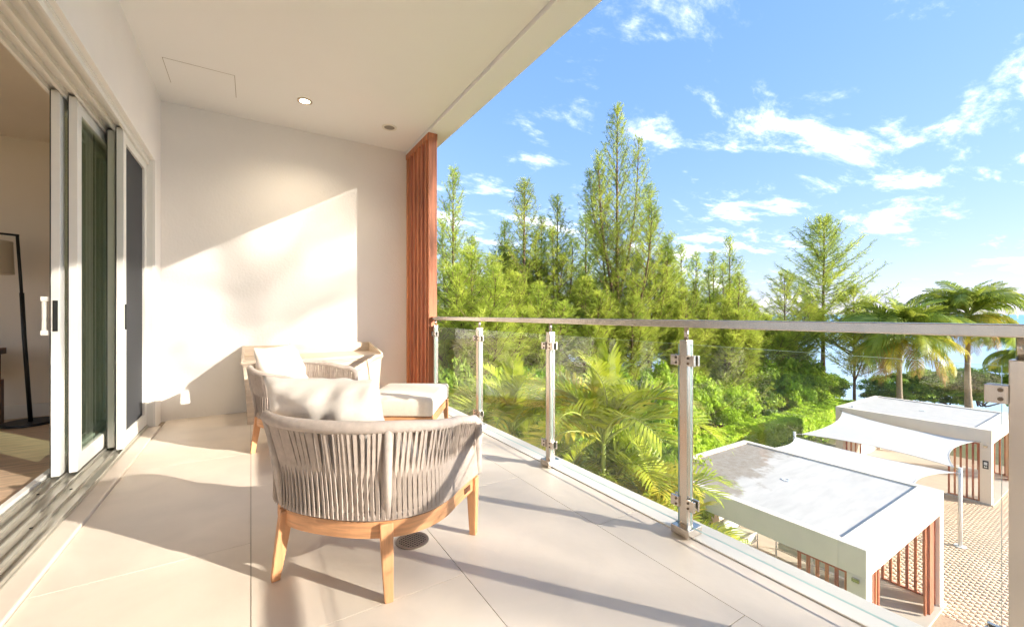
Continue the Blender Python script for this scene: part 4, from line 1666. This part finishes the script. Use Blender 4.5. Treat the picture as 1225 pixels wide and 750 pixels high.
def build_hedge():
    rng = np.random.default_rng(77)
    x0, x1, y0, y1, z0, z1 = 14.6, 36.0, 11.6, 13.0, 0.0, 1.35
    n = 60000
    fx = rng.uniform(x0, x1, n); fy = rng.uniform(y0, y1, n); fz = rng.uniform(z0, z1, n)
    face = rng.choice(3, n, p=[0.45, 0.45, 0.10])
    nr = np.zeros((n, 3))
    dep = rng.exponential(0.05, n)
    ftop = face == 0; ffr = face == 1; fb = face == 2
    bum = 0.06 * np.sin(fx * 2.3) * np.sin(fy * 3 + fx) + 0.05 * np.sin(fx * 5.1 + 2)
    fz[ftop] = z1 - dep[ftop] + bum[ftop] + rng.exponential(0.02, ftop.sum()); nr[ftop] = (0, 0, 1)
    fy[ffr] = y0 + dep[ffr] + bum[ffr]; nr[ffr] = (0, -1, 0)
    fy[fb] = y1 - dep[fb]; nr[fb] = (0, 1, 0)
    c = np.stack([fx, fy, fz], 1) - np.array([25.8, 12.3, 0])
    nrm = norm(nr * 0.7 + rng.normal(size=(n, 3)) * 0.6 + np.array([0, 0, 0.3]))
    sz = rng.uniform(0.6, 1.3, n)
    V, F = quad_leaves(c, nrm, 0.16 * sz, 0.08 * sz, rng)
    e = empty('clipped_hedge', (25.8, 12.3, GZ))
    tag(e, 'long bright green clipped hedge behind the pavilions', 'hedge')
    obj('foliage', np_mesh('foliage', V, F, 'hedge_leaf'), e)
    st = MB()
    for k in range(26):
        xx = -10 + k * 0.8
        st.tube([(xx, 0, 0), (xx + 0.1, 0.05, 0.6), (xx, -0.1, 1.0)], [0.03, 0.02, 0.01], 5)
    obj('stems', st.mesh('stems', 'bark'), e)


build_hedge()

# ---- ground cover around the planting
def build_ground_cover():
    rng = np.random.default_rng(9)
    n = 26000
    x = rng.uniform(2.6, 34, n); y = rng.uniform(8.6, 30, n)
    keep = ~((x > 9.8) & (x < 30) & (y < 10.6)) & ((x < 9.5) | (y > 10.2))
    m2 = rng.uniform(2.4, 9.4, n // 3); m3 = rng.uniform(-1, 12, n // 3)
    x = np.concatenate([x[keep], m2]); y = np.concatenate([y[keep], m3])
    n = len(x)
    c = np.stack([x, y, GZ + rng.uniform(0.02, 0.5, n)], 1)
    nrm = norm(rng.normal(size=(n, 3)) * 0.6 + np.array([0, 0, 0.8]))
    sz = rng.uniform(0.6, 1.5, n)
    V, F = quad_leaves(c, nrm, 0.22 * sz, 0.11 * sz, rng)
    tag(obj('ground_cover', np_mesh('ground_cover', V, F, 'leaf_dark')), 'low leafy ground cover under the shrubs and palms', 'ground cover', kind='stuff')


build_ground_cover()

# ---- palms


def frond_mesh(name, Lf, nl, leaf_l, leaf_w, arch, m, seed, vee=0.45, fuse=0.0, stem=0.18, hang=0.25, mstem='green_stem'):
    """feather frond: base at origin, growing along +X and arching down in -Z"""
    rng = np.random.default_rng(seed)
    V = []; F = []
    K = 22
    pts = []
    ang = arch[0]
    p = np.array([0.0, 0, 0])
    tans = []
    for k in range(K + 1):
        pts.append(p.copy())
        u = k / K
        a = arch[0] + (arch[1] - arch[0]) * u ** 1.3
        d = np.array([math.cos(a), 0, math.sin(a)])
        tans.append(d)
        p = p + d * Lf / K
    pts = np.array(pts); tans = np.array(tans)
    mb = MB()
    mb.tube([tuple(q) for q in pts], [0.016 * Lf / 1.4 * (1 - 0.85 * k / K) + 0.002 for k in range(K + 1)], 5)
    nstem = len(mb.f)
    for i in range(nl):
        u = stem + (1 - stem) * (i + 0.5) / nl
        f = u * K
        k = min(int(f), K - 1)
        q = pts[k] + (pts[k + 1] - pts[k]) * (f - k)
        tn = tans[k]
        upv = np.array([-tn[2], 0, tn[0]])
        prof = math.sin(PI * min(1, 0.18 + 0.82 * ((u - stem) / (1 - stem)) ** 0.8)) ** 0.55
        for s in (-1, 1):
            ll = leaf_l * (0.35 + 0.65 * prof) * rng.uniform(0.9, 1.08)
            fwd = 0.55 + 0.75 * u + fuse
            dr = np.array([0, s * 1.0, 0]) + tn * fwd + upv * (vee * rng.uniform(0.7, 1.3)) + rng.normal(size=3) * 0.06
            dr /= np.linalg.norm(dr)
            w = leaf_w * (0.55 + 0.45 * prof)
            wv = tn * w / 2
            a0 = q; a1 = q + dr * ll * 0.45; a2 = q + dr * ll * 0.8 + np.array([0, 0, -hang * ll * 0.22]); a3 = q + dr * ll + np.array([0, 0, -hang * ll * 0.6])
            o = len(mb.v)
            mb.v += [tuple(a0 - wv * 0.5), tuple(a0 + wv * 0.5), tuple(a1 - wv), tuple(a1 + wv), tuple(a2 - wv * 0.75), tuple(a2 + wv * 0.75), tuple(a3)]
            mb.f += [(o, o + 1, o + 3, o + 2), (o + 2, o + 3, o + 5, o + 4), (o + 4, o + 5, o + 6)]
    me = bpy.data.meshes.new(name)
    me.from_pydata(mb.v, [], mb.f)
    me.materials.append(MATS[m]); me.materials.append(MATS[mstem])
    mi = [1 if i < nstem else 0 for i in range(len(mb.f))]
    me.polygons.foreach_set('material_index', mi)
    me.polygons.foreach_set('use_smooth', [True] * len(mi))
    me.update()
    return me


FA = [frond_mesh('frond', 1.55, 27, 0.50, 0.052, (1.15, -0.55), 'frond', 1),
      frond_mesh('frond', 1.45, 27, 0.48, 0.052, (1.0, -0.75), 'frond_yellow', 2, vee=0.3),
      frond_mesh('frond', 1.35, 25, 0.44, 0.050, (1.3, 0.1), 'frond', 3, vee=0.5),
      frond_mesh('frond', 1.20, 15, 0.52, 0.105, (1.5, 1.15), 'frond', 4, vee=0.15, fuse=1.3, hang=0.1)]
FC = [frond_mesh('frond', 3.6, 60, 1.0, 0.07, (1.0, -0.95), 'coconut_frond', 5, vee=0.15, hang=0.9),
      frond_mesh('frond', 3.4, 60, 0.95, 0.07, (0.55, -1.35), 'coconut_frond', 6, vee=0.05, hang=1.0),
      frond_mesh('frond', 3.0, 52, 0.80, 0.065, (1.45, 0.3), 'coconut_frond', 7, vee=0.3, hang=0.5),
      frond_mesh('frond', 2.9, 44, 0.70, 0.05, (-0.5, -1.45), 'dead_frond', 8, vee=0.0, hang=1.1),
      frond_mesh('frond', 3.2, 50, 0.75, 0.055, (0.2, -1.1), 'frond_yellow', 9, vee=0.05, hang=1.0)]


def feather_palm(label, x, y, crown_z, sc, seed, n=12, spear=True, yellow=0.4):
    rng = random.Random(seed)
    e = empty('feather_palm', (x, y, GZ))
    tag(e, label, 'palm', 'yellow-green feather palms below the balcony')
    h = crown_z - GZ
    tr = MB()
    offs = [(0, 0, 1.0), (0.28, 0.12, 0.86), (-0.2, 0.25, 0.80), (0.1, -0.28, 0.70)]
    heads = []
    for ox, oy, k in offs:
        top = (ox * 1.6, oy * 1.6, h * k - 0.2)
        tr.tube([(ox * 0.4, oy * 0.4, 0), (ox, oy, h * k * 0.5), top], [0.05, 0.042, 0.034], 8)
        heads.append(top)
    obj('stems', tr.mesh('stems', 'green_stem', smooth=True), e)
    for hi, (hx, hy, hz) in enumerate(heads):
        m = n if hi == 0 else max(6, n - 5)
        a0 = rng.uniform(0, 6.28)
        for k in range(m):
            az = a0 + k * 2.399
            u = k / m
            me = FA[1] if rng.random() < yellow else (FA[0] if u > 0.3 else FA[2])
            tilt = -0.35 + 0.75 * u + rng.uniform(-0.1, 0.1)
            s = sc * rng.uniform(0.85, 1.12) * (1 if hi == 0 else 0.85)
            obj('frond', me, e, (hx, hy, hz), (rng.uniform(-0.3, 0.3), tilt, az), (s, s, s))
        if spear and hi < 2:
            obj('spear_leaf', FA[3], e, (hx, hy, hz), (0, -0.05, -2.0 + hi), (sc * 1.0,) * 3)


def place_fp(label, px, py, depth, sc, seed, n=12, spear=True, yellow=0.4):
    x, y = screen_pos(px, depth)
    feather_palm(label, x, y, top_z(py, depth), sc, seed, n, spear, yellow)


place_fp('big feather palm with broad upright spear leaf, behind the third glass pane', 722, 515, 6.3, 1.15, 1, 17)
place_fp('feather palm with arching yellowish fronds behind the second glass pane', 612, 505, 8.0, 1.15, 2, 15)
place_fp('low feather palm at the deck edge left of the fourth railing post', 778, 600, 6.2, 0.85, 3, 12, False, 0.3)
place_fp('low feather palm peeking beside the base of the fourth railing post', 812, 640, 5.6, 0.75, 4, 9, False, 0.5)
place_fp('feather palm fronds low behind the first glass pane', 552, 512, 8.6, 0.8, 5, 10, False, 0.6)
place_fp('low feather palm between the second and third railing posts', 655, 575, 6.6, 0.8, 6, 10, False, 0.3)


def coconut(label, px, py, depth, sc, seed, lean=0.0):
    rng = random.Random(seed)
    x, y = screen_pos(px, depth)
    h = top_z(py, depth) - GZ
    e = empty('coconut_palm', (x, y, GZ))
    tag(e, label, 'palm', 'coconut palms behind the far pavilion')
    pts = []; rs = []
    for k in range(16):
        u = k / 15
        pts.append((lean * (u ** 2), 0.1 * math.sin(u * 3), h * u)); rs.append(0.19 - 0.08 * u + (0.10 * (1 - u) ** 6) + 0.006 * (k % 2))
    obj('trunk', MB().tube(pts, rs, 10).mesh('trunk', 'palm_bark', smooth=True), e)
    hx, hy, hz = pts[-1]
    n = 52
    for k in range(n):
        u = k / n
        az = k * 2.399 + rng.uniform(-0.2, 0.2)
        if u < 0.32: me = FC[2]; tilt = rng.uniform(-0.1, 0.45)
        elif u < 0.55: me = FC[0]; tilt = rng.uniform(-0.2, 0.15)
        elif u < 0.86: me = FC[1] if rng.random() > 0.3 else FC[4]; tilt = rng.uniform(-0.1, 0.6)
        else: me = FC[3]; tilt = rng.uniform(-0.1, 0.3)
        s = sc * rng.uniform(0.85, 1.1)
        obj('frond', me, e, (hx, hy, hz), (rng.uniform(-0.5, 0.5), tilt, az), (s, s, s))
    nut = MB()
    for k in range(7):
        a = k * 0.9
        cx, cy, cz = hx + 0.25 * math.cos(a), hy + 0.25 * math.sin(a), hz - 0.25 - 0.1 * (k % 2)
        ring_ = []
        nut.tube([(cx, cy, cz + 0.14), (cx, cy, cz + 0.08), (cx, cy, cz), (cx, cy, cz - 0.09), (cx, cy, cz - 0.13)], [0.02, 0.09, 0.115, 0.08, 0.02], 8)
    obj('coconuts', nut.mesh('coconuts', 'frond_yellow', smooth=True), e)


coconut('coconut palm with drooping golden lower fronds, left of the pair', 1078, 403, 28, 1.14, 1)
coconut('taller coconut palm with wind-swept crown, right of the pair', 1160, 378, 28.5, 1.0, 2)
coconut('coconut palm half hidden behind the last railing post', 1232, 425, 30, 0.9, 3)
